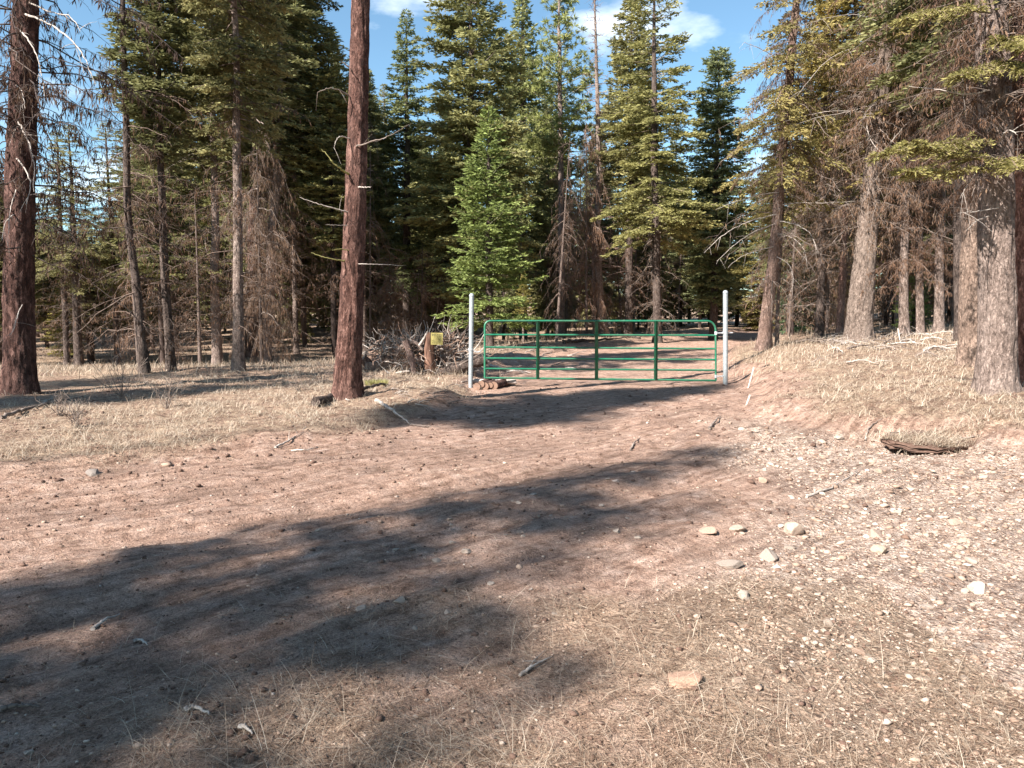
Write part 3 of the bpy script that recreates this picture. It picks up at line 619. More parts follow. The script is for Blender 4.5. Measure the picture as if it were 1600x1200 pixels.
add_tree('conifer_tree', 'pale trunk in shade, third right of the thick mossy trunk', [(1467, 520), (1468, 400)], [15, 13], 13, 'bark_grey', 'fir_b', 4.6, 2.2, DARK, [('rusty', 1.6, 6, 1.6, MD)])
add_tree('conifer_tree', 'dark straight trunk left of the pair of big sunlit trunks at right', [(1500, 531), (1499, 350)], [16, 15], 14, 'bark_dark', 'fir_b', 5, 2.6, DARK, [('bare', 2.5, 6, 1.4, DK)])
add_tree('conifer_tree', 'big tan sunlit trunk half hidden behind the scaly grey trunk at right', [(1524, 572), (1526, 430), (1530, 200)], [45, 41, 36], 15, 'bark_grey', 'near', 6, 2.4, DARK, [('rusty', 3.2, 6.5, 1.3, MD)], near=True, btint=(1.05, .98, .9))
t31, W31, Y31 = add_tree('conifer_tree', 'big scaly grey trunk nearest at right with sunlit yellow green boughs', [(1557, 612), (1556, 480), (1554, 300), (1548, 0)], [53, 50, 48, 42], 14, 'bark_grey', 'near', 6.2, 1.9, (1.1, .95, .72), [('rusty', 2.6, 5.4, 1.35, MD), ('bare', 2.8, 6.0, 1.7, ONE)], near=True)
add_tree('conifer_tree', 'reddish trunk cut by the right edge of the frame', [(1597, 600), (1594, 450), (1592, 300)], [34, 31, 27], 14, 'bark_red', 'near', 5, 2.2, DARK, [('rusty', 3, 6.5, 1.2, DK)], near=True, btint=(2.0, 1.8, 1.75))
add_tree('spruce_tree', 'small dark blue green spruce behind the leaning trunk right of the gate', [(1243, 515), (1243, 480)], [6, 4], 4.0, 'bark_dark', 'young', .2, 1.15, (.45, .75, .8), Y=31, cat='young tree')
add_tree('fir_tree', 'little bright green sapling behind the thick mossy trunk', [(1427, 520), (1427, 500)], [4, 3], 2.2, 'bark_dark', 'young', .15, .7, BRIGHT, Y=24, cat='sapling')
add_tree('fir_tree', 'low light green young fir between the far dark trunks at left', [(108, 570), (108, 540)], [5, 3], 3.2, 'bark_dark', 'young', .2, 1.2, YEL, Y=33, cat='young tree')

# --- trees that throw the shade seen on the road (they stand left of and behind the camera)
def shade_tree(label, x, y, H, crown, cb, Rc, tint=OLIVE):
    root = empty('fir_tree', (x, y, gz(x, y)), label, 'tree', 'roadside trees behind the viewer'); zs = np.linspace(-.2, H, 24); tr_ = .22 if cb < 10 else .10
    obj('trunk', trunk_mesh(np.stack([0 * zs, 0 * zs, zs], -1), tr_ * (1 - zs / H * .93), 12, .04, int(abs(x * 31)), 'bark_dark'), root)
    me, h0, r0 = CR[crown]; o = obj('crown', me, root, (0, 0, cb), tint); o.scale = (Rc / r0, Rc / r0, (H - cb + .2) / h0); o.rotation_euler.z = random.random() * 6
    OCC.append((x, y))
def shade_at(px, py, H, label, crown, cb, Rc):   # a tree whose tip shadow falls on that ground point
    g = ground(px, py); k = H / math.tan(SUN_EL)
    shade_tree(label, g.x - math.sin(SUN_AZ) * k, g.y - math.cos(SUN_AZ) * k, H, crown, cb, Rc)
shade_at(1120, 703, 17, 'dense fir behind the viewer whose shade lies across the road', 'droopy', 2.5, 2.5)
shade_at(930, 815, 16, 'broad fir behind the viewer shading the middle of the road', 'gappy', 2.5, 2.5)
shade_at(1075, 790, 16, 'sparse fir behind the viewer dappling the right of the road', 'gappy', 4, 2.3)
shade_at(540, 985, 15, 'open fir behind the viewer dappling the near ground', 'sparse', 3, 1.5)
shade_at(870, 1060, 15, 'slender fir behind the viewer shading the bottom of the view', 'sparse', 6, 1.4)
shade_at(1130, 602, 27, 'fir outside the left edge shading the ground before the gate', 'fir_b', 20.6, 2.0)
shade_at(505, 596, 18, 'fir outside the left edge shading the grassy mound', 'fir_b', 7, 2.1)
shade_at(470, 572, 19, 'taller fir outside the left edge shading the trees by the mound', 'droopy', 9, 1.9)

for x_, y_, H_, cr_, cb_, R_c in ((5.5, -4.5, 14, 'fir_b', 2, 2.3), (8.5, -7.5, 17, 'fir_a', 2, 2.6), (6.0, -11, 16, 'droopy', 3, 2.6), (11.5, -4.5, 15, 'fir_b', 2, 2.4), (13, -11, 18, 'fir_a', 2, 2.8), (1.5, -9.5, 17, 'fir_b', 2.5, 2.4), (-2.5, -10, 16, 'fir_a', 3, 2.3), (9.5, -2.0, 10, 'young', .5, 2.0), (17, -6, 17, 'fir_b', 2, 2.8)):  # unseen firs added behind the camera to hold back sky light
    shade_tree('unseen fir added behind the viewer to cut the sky light', x_, y_, H_, cr_, cb_, R_c)

# --- deeper forest
def top_limit(px):                        # how high the far trees reach in each direction
    xs_ = [-400, -60, 0, 60, 205, 245, 300, 560, 610, 640, 680, 700, 1060, 1085, 1180, 1215, 1260, 2000]
    ys_ = [0, 100, 260, 340, 340, 130, 0, 0, 150, 190, 200, 60, 60, 235, 290, 150, 0, 0]
    return np.interp(px, xs_, ys_)
TRM = []
for q in range(3):
    zs = np.linspace(-.02, 1, 14); rr = .5 * (1 - zs * .9); mb = MB()
    P = np.stack([.35 * vn(zs * 2.2, q * 3.3, 0, 300 + q) * zs * .05 * 10, .2 * vn(zs * 2, q, 0, 310 + q) * zs, zs], -1)
    tubes(mb, P, rr, 8); TRM.append((mb.mesh('trunk', [['bark_dark', 'bark_grey', 'bark_pale'][q]], True)))
def fill_tree(x, y, H, cb, Rc, crown, tint, dia, label, group, dead=None, tk=0, btint=ONE):
    root = empty('forest_tree', (x, y, gz(x, y)), label, 'tree', group)
    o = obj('trunk', TRM[tk], root, color=btint); o.scale = (dia, dia, H); o.rotation_euler.z = random.random() * 6
    me, h0, r0 = CR[crown]; o = obj('crown', me, root, (0, 0, cb), tint); o.scale = (Rc / r0, Rc / r0, (H - cb) / h0 * 1.01); o.rotation_euler.z = random.random() * 6
    if dead:
        me, h0, r0 = DZ[dead]; o = obj('dead_twigs', me, root, (0, 0, .6), MD); o['kind'] = 'stuff'; o.scale = (1, 1, (cb + .8) / h0); o.rotation_euler.z = random.random() * 6
    OCC.append((x, y))
sl_ = lambda x, y: (float(sdist(np.array([x]), np.array([y]), LEFT_TOE, 1)[0]), float(sdist(np.array([x]), np.array([y]), RIGHT_TOE, -1)[0]))
FORCED = [(988, 70), (1006, 64), (1022, 74), (1038, 66), (1050, 72), (1062, 63), (1003, 80), (1032, 84), (905, 66), (850, 68), (955, 76)]
cnt = 0; tries = 0
while cnt < 235 and tries < 6000:
    tries += 1
    y = 26 + 58 * random.random() ** .95; px = random.uniform(-130, 1730)
    if FORCED: px, y = FORCED.pop()
    x = (px - 800) / FPX * y
    a, b = sl_(x, y)
    if y < 48 and a < 1.2 and b < 1.2 and y < 60: continue
    if y < 47 and 585 < px < 1200: continue
    if min((x - u) ** 2 + (y - v) ** 2 for u, v in OCC) < (1.5 if y < 40 else 1.9) ** 2: continue
    z0 = gz(x, y); lim = CAM_H + (489 - top_limit(px)) / FPX * y - z0
    H = min(random.uniform(12, 20), lim * random.uniform(.86, 1.0))
    if H < 4: H = 4
    far = y > 45
    cb = random.uniform(.2, 1.2) if far else random.uniform(2.0, 4.6) * min(1, H / 12)
    c = random.choice(['fir_a', 'fir_b', 'fir_c', 'droopy', 'fir_b'])
    side = 'left' if px < 560 else 'mid' if px < 1180 else 'right'
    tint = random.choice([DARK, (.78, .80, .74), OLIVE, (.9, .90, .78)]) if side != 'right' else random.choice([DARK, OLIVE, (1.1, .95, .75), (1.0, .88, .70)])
    LMK = [(-999, 'left frame edge'), (32, 'left-edge conifer'), (210, 'leaning dark trunk'), (255, 'bare-legged dark fir'), (370, 'pale slim trunk'), (425, 'curved pale trunk'), (550, 'lone reddish trunk'), (640, 'pointed dark fir'), (737, 'left gate post'), (876, 'bare-trunked pine'), (935, 'bowed dead tree'), (1025, 'drooping fir'), (1134, 'right gate post'), (1212, 'tall leaning trunk'), (1318, 'pinkish trunk'), (1350, 'mossy trunk'), (1500, 'dark straight trunk'), (1555, 'scaly grey trunk'), (9999, 'right frame edge')]
    zi = max(q for q in range(len(LMK)) if LMK[q][0] <= px); lab = f"{'distant' if far else 'nearer'} {'dark green' if tint == DARK else 'brownish' if tint[2] < .76 and tint[0] > .95 else 'olive'} {dict(fir_a='dense ', fir_b='', fir_c='narrow ', droopy='shaggy ')[c]}forest conifer between {LMK[zi][1]} and {LMK[zi + 1][1]}"
    fill_tree(x, y, H, cb, random.uniform(1.6, 2.5) * min(1, .35 + H / 16), c, tint, random.uniform(.18, .36), lab, 'forest conifers deep behind the clearing',
              random.choice(['bare', 'bare_b']) if y < 46 else None, random.choice([0, 0, 1, 2]), random.choice([ONE, MD, DK]))
    cnt += 1

# --- thin bare poles between the larger trunks
LMP = [(-999, 'left frame edge'), (32, 'left-edge conifer'), (210, 'leaning dark trunk'), (260, 'bare-legged dark fir'), (370, 'pale slim trunk'), (425, 'curved pale trunk'), (550, 'lone reddish trunk'), (640, 'pointed dark fir'), (737, 'left gate post'), (876, 'bare-trunked pine'), (935, 'bowed dead tree'), (1025, 'drooping fir'), (1134, 'right gate post'), (1212, 'tall leaning trunk'), (1318, 'pinkish trunk'), (1350, 'mossy trunk'), (1500, 'dark straight trunk'), (9999, 'right frame edge')]
pr_ = random.Random(44); np_ = 0
while np_ < 46:
    px = pr_.choice([pr_.uniform(60, 530), pr_.uniform(560, 720), pr_.uniform(790, 1180), pr_.uniform(1225, 1510)]); Y = pr_.uniform(23, 38) if px < 560 else pr_.uniform(32, 46) if px < 1200 else pr_.uniform(24, 36)
    x = (px - 800) / FPX * Y; a, b = sl_(x, Y)
    if (a < .8 and b < .8) or min((x - u) ** 2 + (Y - v) ** 2 for u, v in OCC) < .5: continue
    H = pr_.uniform(5, 11); tk = pr_.choice([0, 1, 2, 2, 2]); d = pr_.uniform(.09, .17)
    if 600 < px < 700 or 1080 < px < 1200 or px < 210: H = min(H, 5)
    zi = max(q for q in range(len(LMP)) if LMP[q][0] <= px)
    root = empty('thin_tree', (x, Y, gz(x, Y)), f"thin bare {['dark', 'grey', 'pale'][tk]} {'leaning ' if np_ % 4 == 0 else ''}pole tree between {LMP[zi][1]} and {LMP[zi + 1][1]}", 'tree', 'thin bare poles among the trunks'); OCC.append((x, Y))
    ln = pr_.uniform(.06, .14) * pr_.choice([-1, 1]) if np_ % 4 == 0 else pr_.uniform(-.03, .03); root.rotation_euler = (0, ln, 0)
    o = obj('trunk', TRM[tk], root); o.scale = (d, d, H); o.rotation_euler.z = pr_.random() * 6
    me, h0, r0 = DZ[pr_.choice(['bare', 'bare_b', 'rusty', 'bare'])]; o = obj('dead_twigs', me, root, (0, 0, .9), pr_.choice([ONE, MD, (1.2, 1.1, 1.05)])); o['kind'] = 'stuff'; o.scale = (.6, .6, (H - 1.0) / h0); o.rotation_euler.z = pr_.random() * 6
    np_ += 1

# --- separate limbs that stand out
def px_limb(root, Y, pxs, r, twigs=5, matn='pale_wood', seed=0, depth=(), color=None, name='branch'):
    P = []
    for i, (a, b) in enumerate(pxs): P.append(at(a, b, Y + (depth[i] if i < len(depth) else 0)))
    return limb(root, P[0], P[1:], r, matn, twigs, name, seed, color, thin=.62)
dep = (0, -.5, -.9, -1.2, -1.3)
for i, (pp, r) in enumerate([
        ([(30, 20), (62, 28), (100, 50), (130, 80), (142, 116)], .030), ([(24, 40), (45, 62), (62, 95), (70, 150)], .024), ([(20, 180), (38, 205), (52, 240), (54, 300)], .026),
        ([(18, 240), (40, 262), (50, 290), (40, 320)], .022), ([(20, 130), (34, 140), (40, 170)], .016), ([(28, 290), (20, 310), (14, 340), (12, 380)], .016),
        ([(36, 0), (80, 20), (112, 24), (126, 50)], .022), ([(38, 470), (28, 490), (22, 515), (14, 525)], .014), ([(30, 330), (8, 345), (2, 380)], .018)]):
    px_limb(t1, Y1, pp, r, 4, 'pale_wood', 20 + i, dep)
for i, (pp, r, mt) in enumerate([
        ([(546, 272), (532, 264), (518, 252), (503, 232)], .030, 'moss'), ([(545, 332), (520, 325), (495, 318), (468, 308)], .020, 'pale_wood'), ([(540, 408), (525, 406), (505, 402), (487, 395)], .022, 'moss'),
        ([(552, 230), (580, 222), (610, 212), (642, 193)], .022, 'twig'), ([(545, 150), (530, 140), (512, 137), (495, 145)], .022, 'twig'), ([(545, 352), (530, 352), (508, 351)], .012, 'pale_wood'),
        ([(556, 412), (590, 413), (634, 415)], .011, 'pale_wood'), ([(546, 216), (530, 212), (524, 222), (522, 232)], .016, 'pale_wood'), ([(558, 292), (572, 293), (581, 292)], .02, 'pale_wood'), ([(550, 392), (530, 389), (519, 391)], .016, 'moss'),
        ([(545, 105), (538, 98), (534, 97)], .02, 'pale_wood')]):
    px_limb(t10, Y10, pp, r, 2 if len(pp) > 3 and mt != 'moss' else 0, mt, 40 + i, (-.12, -.3, -.4, -.4))
for i, (pp, r) in enumerate([
        ([(1214, 335), (1170, 345), (1130, 365), (1100, 395)], .030), ([(1212, 350), (1180, 360), (1150, 380), (1120, 408)], .026), ([(1210, 385), (1180, 392), (1155, 402), (1137, 418)], .022),
        ([(1220, 300), (1180, 305), (1140, 318), (1118, 328)], .024), ([(1216, 345), (1245, 350), (1268, 365), (1276, 390)], .028), ([(1213, 365), (1240, 370), (1258, 390), (1262, 420)], .022), ([(1222, 320), (1252, 316), (1290, 318), (1335, 314)], .022),
        ([(1211, 400), (1232, 410), (1240, 430), (1238, 460)], .018), ([(1226, 190), (1260, 180), (1300, 172), (1360, 176)], .02), ([(1224, 200), (1190, 195), (1168, 188), (1152, 176)], .02), ([(1236, 100), (1205, 85), (1180, 72), (1162, 66)], .022)]):
    px_limb(t21, Y21, pp, r, 7, 'pale_wood', 60 + i, (-.1, -.4, -.7, -.8))
for i, (pp, r) in enumerate([
        ([(1375, 200), (1352, 180), (1356, 215), (1372, 235), (1392, 250)], .024), ([(1380, 120), (1398, 85), (1402, 40), (1402, 0)], .022), ([(1366, 250), (1390, 225), (1410, 200), (1440, 170), (1490, 152)], .024), ([(1372, 160), (1330, 175), (1280, 182), (1240, 195)], .022),
        ([(1384, 60), (1340, 70), (1290, 92), (1245, 150)], .022), ([(1386, 40), (1340, 20), (1290, 28), (1250, 40)], .022), ([(1360, 290), (1380, 265), (1402, 240)], .016), ([(1370, 220), (1350, 210), (1345, 190), (1352, 175), (1362, 165)], .018)]):
    px_limb(t25, Y25, pp, r, 7, 'pale_wood', 80 + i, (-.1, -.5, -.9, -1.1, -1.3))
for i, (pp, r) in enumerate([([(1560, 225), (1575, 200), (1590, 210), (1600, 235)], .018), ([(1540, 250), (1510, 290), (1500, 310)], .012), ([(1560, 325), (1530, 330), (1498, 333)], .014), ([(1545, 338), (1525, 345), (1510, 360)], .012), ([(1550, 140), (1510, 150), (1470, 140), (1420, 135)], .016)]):
    px_limb(t31, Y31, pp, r, 4, 'pale_wood', 95 + i, (-.2, -.5, -.8))

def bough(root, Y, pxs, seed, tint, wide=.36, dl=(-.2, -.5, -.8, -1.0)):
    """a living green bough as a part: a limb carrying flat sprays of needles"""
    P = np.array([list(at(a, b, Y + dl[min(i, 3)])) for i, (a, b) in enumerate(pxs)]) - np.array(root.location)
    t1_ = np.linspace(0, 1, 16); Q = np.stack([np.interp(t1_, np.linspace(0, 1, len(P)), P[:, a]) for a in range(3)], -1); r = np.random.default_rng(seed)
    mb = MB(); tubes(mb, Q, .016 * (1 - .8 * t1_), 5, 1)
    m = 100; f = (.12 + .88 * r.random(m)) * 14.9; i0 = f.astype(int); C = Q[i0] + (Q[i0 + 1] - Q[i0]) * (f - i0)[:, None]; D = norm(Q[i0 + 1] - Q[i0])
    lat = norm(np.cross(D, [0, 0, 1.])) * np.where(r.random(m) < .5, 1, -1)[:, None]; bd = norm(D * .6 + lat * .9 + np.array([0, 0, 1]) * r.normal(-.05, .18, m)[:, None]); bl = wide * r.uniform(.4, 1.1, m) * (1.1 - .7 * f / 15)
    li = np.repeat(np.arange(m), 22); k = len(li); tb = r.random(k); B = C[li] + bd[li] * (bl[li] * tb)[:, None]; B[:, 2] -= .2 * bl[li] * tb ** 2
    tubes(mb, np.stack([C, C + bd * bl[:, None] * .5, C + bd * bl[:, None] - np.array([0, 0, 1]) * .2 * bl[:, None]], 1), np.full((m, 3), .004), 3, 1)
    d = bd[li] + r.normal(0, .5, (k, 3)) * np.array([1, 1, .6])
    leaves(mb, B, d, r.normal(0, 1, (k, 3)), r.uniform(.04, .08, k), .014, 0, np.clip(.55 + .2 * r.normal(0, 1, k), 0, 1))
    o = obj('bough', mb.mesh('bough', ['needles', 'twig'], False, True), root, color=tint); return o
for i, pp in enumerate([[(1550, 225), (1510, 222), (1460, 225), (1400, 235), (1370, 240)], [(1545, 255), (1500, 240), (1450, 232), (1420, 222)], [(1550, 250), (1580, 250), (1590, 262)], [(1550, 265), (1500, 265), (1440, 268), (1415, 266)], [(1552, 70), (1575, 60), (1600, 75)], [(1550, 100), (1520, 110), (1500, 118)], [(1552, 95), (1580, 100), (1612, 112)], [(1548, 20), (1500, 15), (1440, 20), (1410, 30)]]):
    bough(t31, Y31, pp, 120 + i, (1.0, .95, .78))
for i, pp in enumerate([[(336, 480), (320, 485), (300, 490), (280, 510)], [(337, 455), (318, 470), (300, 478), (287, 482)]]):
    pass

# ------------------------------------------------------------------ gate and its posts
GL, GR = ground(742, 604), ground(1131, 598)
PL, PR = ground(735, 606), ground(1134, 599)
YL, YR = PL.y, PR.y
def rod(mb, a, b, r, S=14, mi=0, cap=True): tubes(mb, np.array([list(a), list(b)]), np.array([r, r]), S, mi, cap=cap)
def post(base, toppx, label, rad):
    top = at(toppx[0], toppx[1], base.y); o = empty('gate_post', base, label, 'post', 'galvanised gate posts'); ln = (top - base)
    mb = MB(); rod(mb, (0, 0, -.3), ln * .985, rad, 24); obj('pipe', mb.mesh('pipe', ['galv'], True), o)
    mb = MB(); n = ln.normalized(); prof = [(0, 1.08), (.025, 1.08), (.034, 1.0), (.055, .8), (.068, .45), (.072, .02)]
    tubes(mb, np.array([list(ln * .985 + n * a * .9) for a, _ in prof]), np.array([rad * q for _, q in prof]), 24); obj('cap', mb.mesh('cap', ['galv'], True), o)
    return o, top
pl, ptl = post(PL, (737, 461), 'galvanised steel post on the left, at the latch end beside cut logs', .047)
pr, ptr = post(PR, (1133.5, 456), 'galvanised steel post on the right, carrying the gate hinges', .050)
mb = MB(); c = at(735.5, 546, YL) - PL; tubes(mb, np.array([list(c - Vector((0, 0, .02))), list(c + Vector((0, 0, .02)))]), np.array([.056, .056]), 24, cap=True); obj('clamp', mb.mesh('clamp', ['zinc'], True), pl)

gate = empty('gate', (PL + PR) / 2, 'green tubular steel farm gate closed across the dirt road', 'gate'); G0 = gate.location.copy()
Ya, Yb = YL * .995, YR * 1.003
def gp(px, py):                            # a point in the gate's own plane
    xa, xb = at(757, 550, Ya), at(1119, 550, Yb); d = ray(px, py); n = Vector((xb.y - xa.y, -(xb.x - xa.x), 0)); c = Vector((0, 0, CAM_H))
    return c + d * ((xa - c).dot(n) / d.dot(n)) - G0
yl = [501.5, 523, 542.5, 559.8, 576, 590.5]; yr = [501.5, 524, 545, 562, 578.5, 594.6]
RR = .021
mbs = MB(); A, B_ = gp(757.5, yl[0]), gp(1118.5, yr[0]); A5, B5 = gp(757.5, yl[5]), gp(1118.5, yr[5])
ax = (B_ - A).normalized(); rad = .20; radl = .11
def arc(c, a0, a1, rad, n=9): return [c + ax * (rad * math.cos(q)) + Vector((0, 0, rad * math.sin(q))) for q in np.linspace(a0, a1, n)]
top_z = lambda f: A + (B_ - A) * f
cl = A + ax * radl - Vector((0, 0, radl)); crr = B_ - ax * rad - Vector((0, 0, rad))
path = [A5] + arc(cl, math.pi, math.pi / 2, radl) + arc(crr, math.pi / 2, 0, rad) + [B5]
tubes(mbs, np.array([list(p) for p in path]), np.full(len(path), RR), 14)
obj('frame', mbs.mesh('frame', ['green_paint'], True), gate)
for k in range(1, 6):
    a, b = gp(757.5, yl[k]), gp(1118.5, yr[k]); mb = MB(); rod(mb, a, b, RR * (.92 if k < 5 else 1.0)); obj('rail', mb.mesh('rail', ['green_paint'], True), gate)
nrm = Vector((ax.y, -ax.x, 0)).normalized()
for (pa, pb) in ((840.5, 840), (932, 932), (1025, 1024.5)):
    f = (pa - 757.5) / 361.0; a = gp(pa, yl[0] + (yr[0] - yl[0]) * f); b = gp(pb, yl[5] + (yr[5] - yl[5]) * f)
    mb = MB(); hw, th = .030, .030
    for sgn in (1, -1):                    # a folded channel on each face of the rails
        cx = [(-hw, 0), (-hw, .012), (hw, .012), (hw, 0)]
        vs = []
        for q in (a, b):
            for (u, v) in ((-hw, RR * .3), (-hw, RR + .008), (hw, RR + .008), (hw, RR * .3)): vs.append(list(q + ax * u + nrm * (v * sgn)))
        mb.quads(np.array(vs), [(0, 1, 5, 4), (1, 2, 6, 5), (2, 3, 7, 6), (0, 1, 2, 3), (4, 5, 6, 7), (0, 4, 7, 3)])
    obj('brace', mb.mesh('brace', ['green_paint']), gate)
for k, py in enumerate((520.5, 588)):      # hinge pins
    a = gp(1118.5, py); b = at(1134, py - .5, YR) - G0; h = empty('hinge_pin', a) ; bpy.data.objects.remove(h)
    mb = MB(); rod(mb, a - ax * .02, b + ax * (.16 if k == 0 else .03), .011, 10); tubes(mb, np.array([list(b - ax * .075), list(b - ax * .055)]), np.array([.024, .024]), 6, cap=True)
    tubes(mb, np.array([list(a + Vector((0, 0, -.035))), list(a + Vector((0, 0, .035)))]), np.array([.030, .030]), 14, cap=True)
    obj('hinge', mb.mesh('hinge', ['zinc'], False), gate)
mb = MB(); a = gp(758, 540); b = at(737, 546, YL) - G0; q = np.linspace(0, 1, 26)[:, None]
ch = np.array(list(a)) * (1 - q) + np.array(list(b)) * q; ch[:, 2] -= .09 * np.sin(q[:, 0] * math.pi)
for i in range(0, 25):
    d = ch[i + 1] - ch[i]; d = d / np.linalg.norm(d); s_ = np.cross(d, [0, 0, 1.]) if i % 2 else np.array([0, 0, 1.]); ang = np.linspace(0, 2 * math.pi, 7)
    tubes(mb, np.stack([(ch[i] + ch[i + 1]) / 2 + d * .016 * math.cos(g) + s_ * .009 * math.sin(g) for g in ang]), np.full(7, .0028), 4)
obj('chain', mb.mesh('chain', ['zinc'], True), gate)

# ------------------------------------------------------------------ slash pile with stump and sign
SP = ground(655, 592); SP = Vector((at(655, 592, 17.2).x, 17.2, gz(at(655, 592, 17.2).x, 17.2)))
pile = empty('slash_pile', SP, 'heap of uprooted stumps and tangled roots left of the gate', 'brush pile')
r = np.random.default_rng(5)
def lump(c, rx, ry, rz, seed, n=26, amp=.42):
    th = np.linspace(0, 2 * math.pi, n, endpoint=False); ph = np.linspace(-.25, math.pi / 2, n // 2); T, Pp = np.meshgrid(th, ph); d = np.stack([np.cos(T) * np.cos(Pp), np.sin(T) * np.cos(Pp), np.sin(Pp)], -1)
    k = 1 + amp * (vn(d[..., 0] * 2.2, d[..., 1] * 2.2, d[..., 2] * 2.2, seed) + .6 * vn(d[..., 0] * 6, d[..., 1] * 6, d[..., 2] * 6, seed + 1))
    V = d * k[..., None] * np.array([rx, ry, rz]) + np.array(c); idx = np.arange(V.shape[0] * n).reshape(-1, n); nx = np.roll(idx, -1, 1)
    return V, np.stack([idx[:-1], nx[:-1], nx[1:], idx[1:]], -1).reshape(-1, 4)
for i, (c, rx, ry, rz) in enumerate((((-.15, .2, -.05), .68, .5, .60), ((.55, .3, -.05), .55, .45, .62), ((-.85, .05, -.05), .42, .4, .38))):
    mb = MB(); mb.quads(*lump(c, rx, ry, rz, 31 + i)); obj('root_ball', mb.mesh('root_ball', ['soil'], False), pile)
mb = MB(); n = 1300; az = r.random(n) * 6.28; ph = r.random(n) * 1.5; cc = np.where(r.random((n, 1)) < .55, np.array([[-.15, .1, 0.]]), np.where(r.random((n, 1)) < .7, np.array([[.62, .2, .05]]), np.array([[-.85, 0, 0]])))
d = np.stack([np.cos(az) * np.cos(ph), np.sin(az) * np.cos(ph), np.sin(ph)], -1); P0 = cc + d * np.array([.56, .46, .60]); l = r.uniform(.2, .75, n); d2 = norm(d * .5 + r.normal(0, .75, (n, 3)))
q = np.linspace(0, 1, 6)[None, :, None]; Q = P0[:, None] + d2[:, None] * l[:, None, None] * q; Q[..., 2] -= .5 * l[:, None] * q[..., 0] ** 2 * r.uniform(-.4, 1.3, n)[:, None]; Q = Q + r.normal(0, .03, Q.shape) * (q > 0); Q[..., 2] = np.maximum(Q[..., 2], .01)
tubes(mb, Q, (r.uniform(.005, .019, n)[:, None]) * (1 - .7 * q[..., 0]), 4, np.where(0, 0, 0).item()); me = mb.mesh('root_tangle', ['torn_wood', 'twig', 'pale_wood'], True)
me.polygons.foreach_set('material_index', np.repeat(r.choice([0, 1, 1, 2], n, p=[.30, .16, .10, .44]), 5 * 4).astype(np.int32)); tg = obj('root_tangle', me, pile); tg['kind'] = 'stuff'
def wp(px, py, dy=0.0): return at(px, py, SP.y + dy)
def piece(name, pxs, r0, r1, mt, dy, label=None, color=None, S=12, seed=1):
    P = np.array([list(wp(a, b, dy) - SP) for a, b in pxs]); t = np.linspace(0, 1, 14); Q = np.stack([np.interp(t, np.linspace(0, 1, len(P)), P[:, a]) for a in range(3)], -1)
    for _ in range(3): Q[1:-1] = .25 * Q[:-2] + .5 * Q[1:-1] + .25 * Q[2:]
    rr = np.interp(t, [0, 1], [r0, r1]) * (1 + .14 * vn(t * 7, seed, 0, seed)); mb = MB(); tubes(mb, Q, rr, S, 0, cap=True); o = obj(name, mb.mesh(name, [mt], True), pile, color=color)
    if label: o['label'] = label
    return o
SW = np.array([list(wp(a, b, -.40) - SP) for a, b in ((671, 594), (672, 570), (670, 545), (672, 523))]); tt = np.linspace(0, 1, 26); SQ = np.stack([np.interp(tt, np.linspace(0, 1, 4), SW[:, a]) for a in range(3)], -1)
th = np.arange(26) * 2 * math.pi / 26; RR_ = np.interp(tt, [0, .25, .6, 1], [.165, .115, .10, .108])[:, None] * (1 + .20 * vn(np.cos(th)[None] * 2.4, np.sin(th)[None] * 2.4, tt[:, None] * 2.5, 77) + .09 * vn(np.cos(th)[None] * 7, np.sin(th)[None] * 7, tt[:, None] * 6, 78))
SV = SQ[:, None] + np.stack([RR_ * np.cos(th), RR_ * np.sin(th), 0 * RR_], -1); SV[-1, :, 2] += .07 * vn(np.cos(th) * 3, np.sin(th) * 3, 0, 79); SV[-2, :, 2] += .03 * vn(np.cos(th) * 3, np.sin(th) * 3, 0, 79)
ix = np.arange(26 * 26).reshape(26, 26); nx = np.roll(ix, -1, 1); mb = MB(); mb.quads(SV, np.stack([ix[:-1], nx[:-1], nx[1:], ix[1:]], -1).reshape(-1, 4)); cv = np.vstack([SV[-1], SQ[-1] - np.array([0, 0, .05])]); mb.tris(cv, [(a, (a + 1) % 26, 26) for a in range(26)])
o = obj('stump', mb.mesh('stump', ['torn_wood'], True), pile, color=(.55, .47, .45)); o['label'] = 'broken brown stump standing upright'
piece('limb', [(648, 590), (644, 565), (638, 545), (633, 532)], .055, .085, 'bark_grey', -.58, None, (1.1, 1, 1), 10, 6)
piece('limb', [(622, 550), (632, 538), (650, 534), (660, 548)], .06, .045, 'bark_grey', -.3, None, None, 10, 7)
piece('limb', [(735, 505), (722, 525), (716, 535), (706, 540)], .02, .035, 'bark_dark', .1, None, None, 8, 8)
piece('log', [(678, 588), (700, 580), (735, 568), (760, 562)], .13, .11, 'bark_dark', -.35, 'dark log lying at the right foot of the heap', None, 14, 9)
piece('log', [(600, 594), (580, 572), (566, 560)], .09, .12, 'bark_dark', -.2, None, (1.4, 1.1, 1), 12, 10)
piece('limb', [(565, 590), (572, 600), (576, 612)], .035, .03, 'bark_dark', -.9, None, None, 8, 11)
piece('limb', [(690, 575), (720, 560), (745, 545), (760, 515)], .022, .012, 'pale_wood', -.1, None, None, 6, 12)
piece('limb', [(680, 590), (710, 575), (740, 558), (775, 540)], .02, .012, 'twig', -.45, None, None, 6, 13)
piece('limb', [(606, 590), (622, 582), (640, 580)], .03, .022, 'pale_wood', -.7, None, None, 8, 14)
piece('limb', [(603, 580), (618, 590), (632, 596)], .025, .02, 'pale_wood', -.75, None, None, 8, 15)
piece('limb', [(655, 540), (663, 528), (668, 518)], .03, .018, 'pale_wood', -.45, None, None, 8, 16)
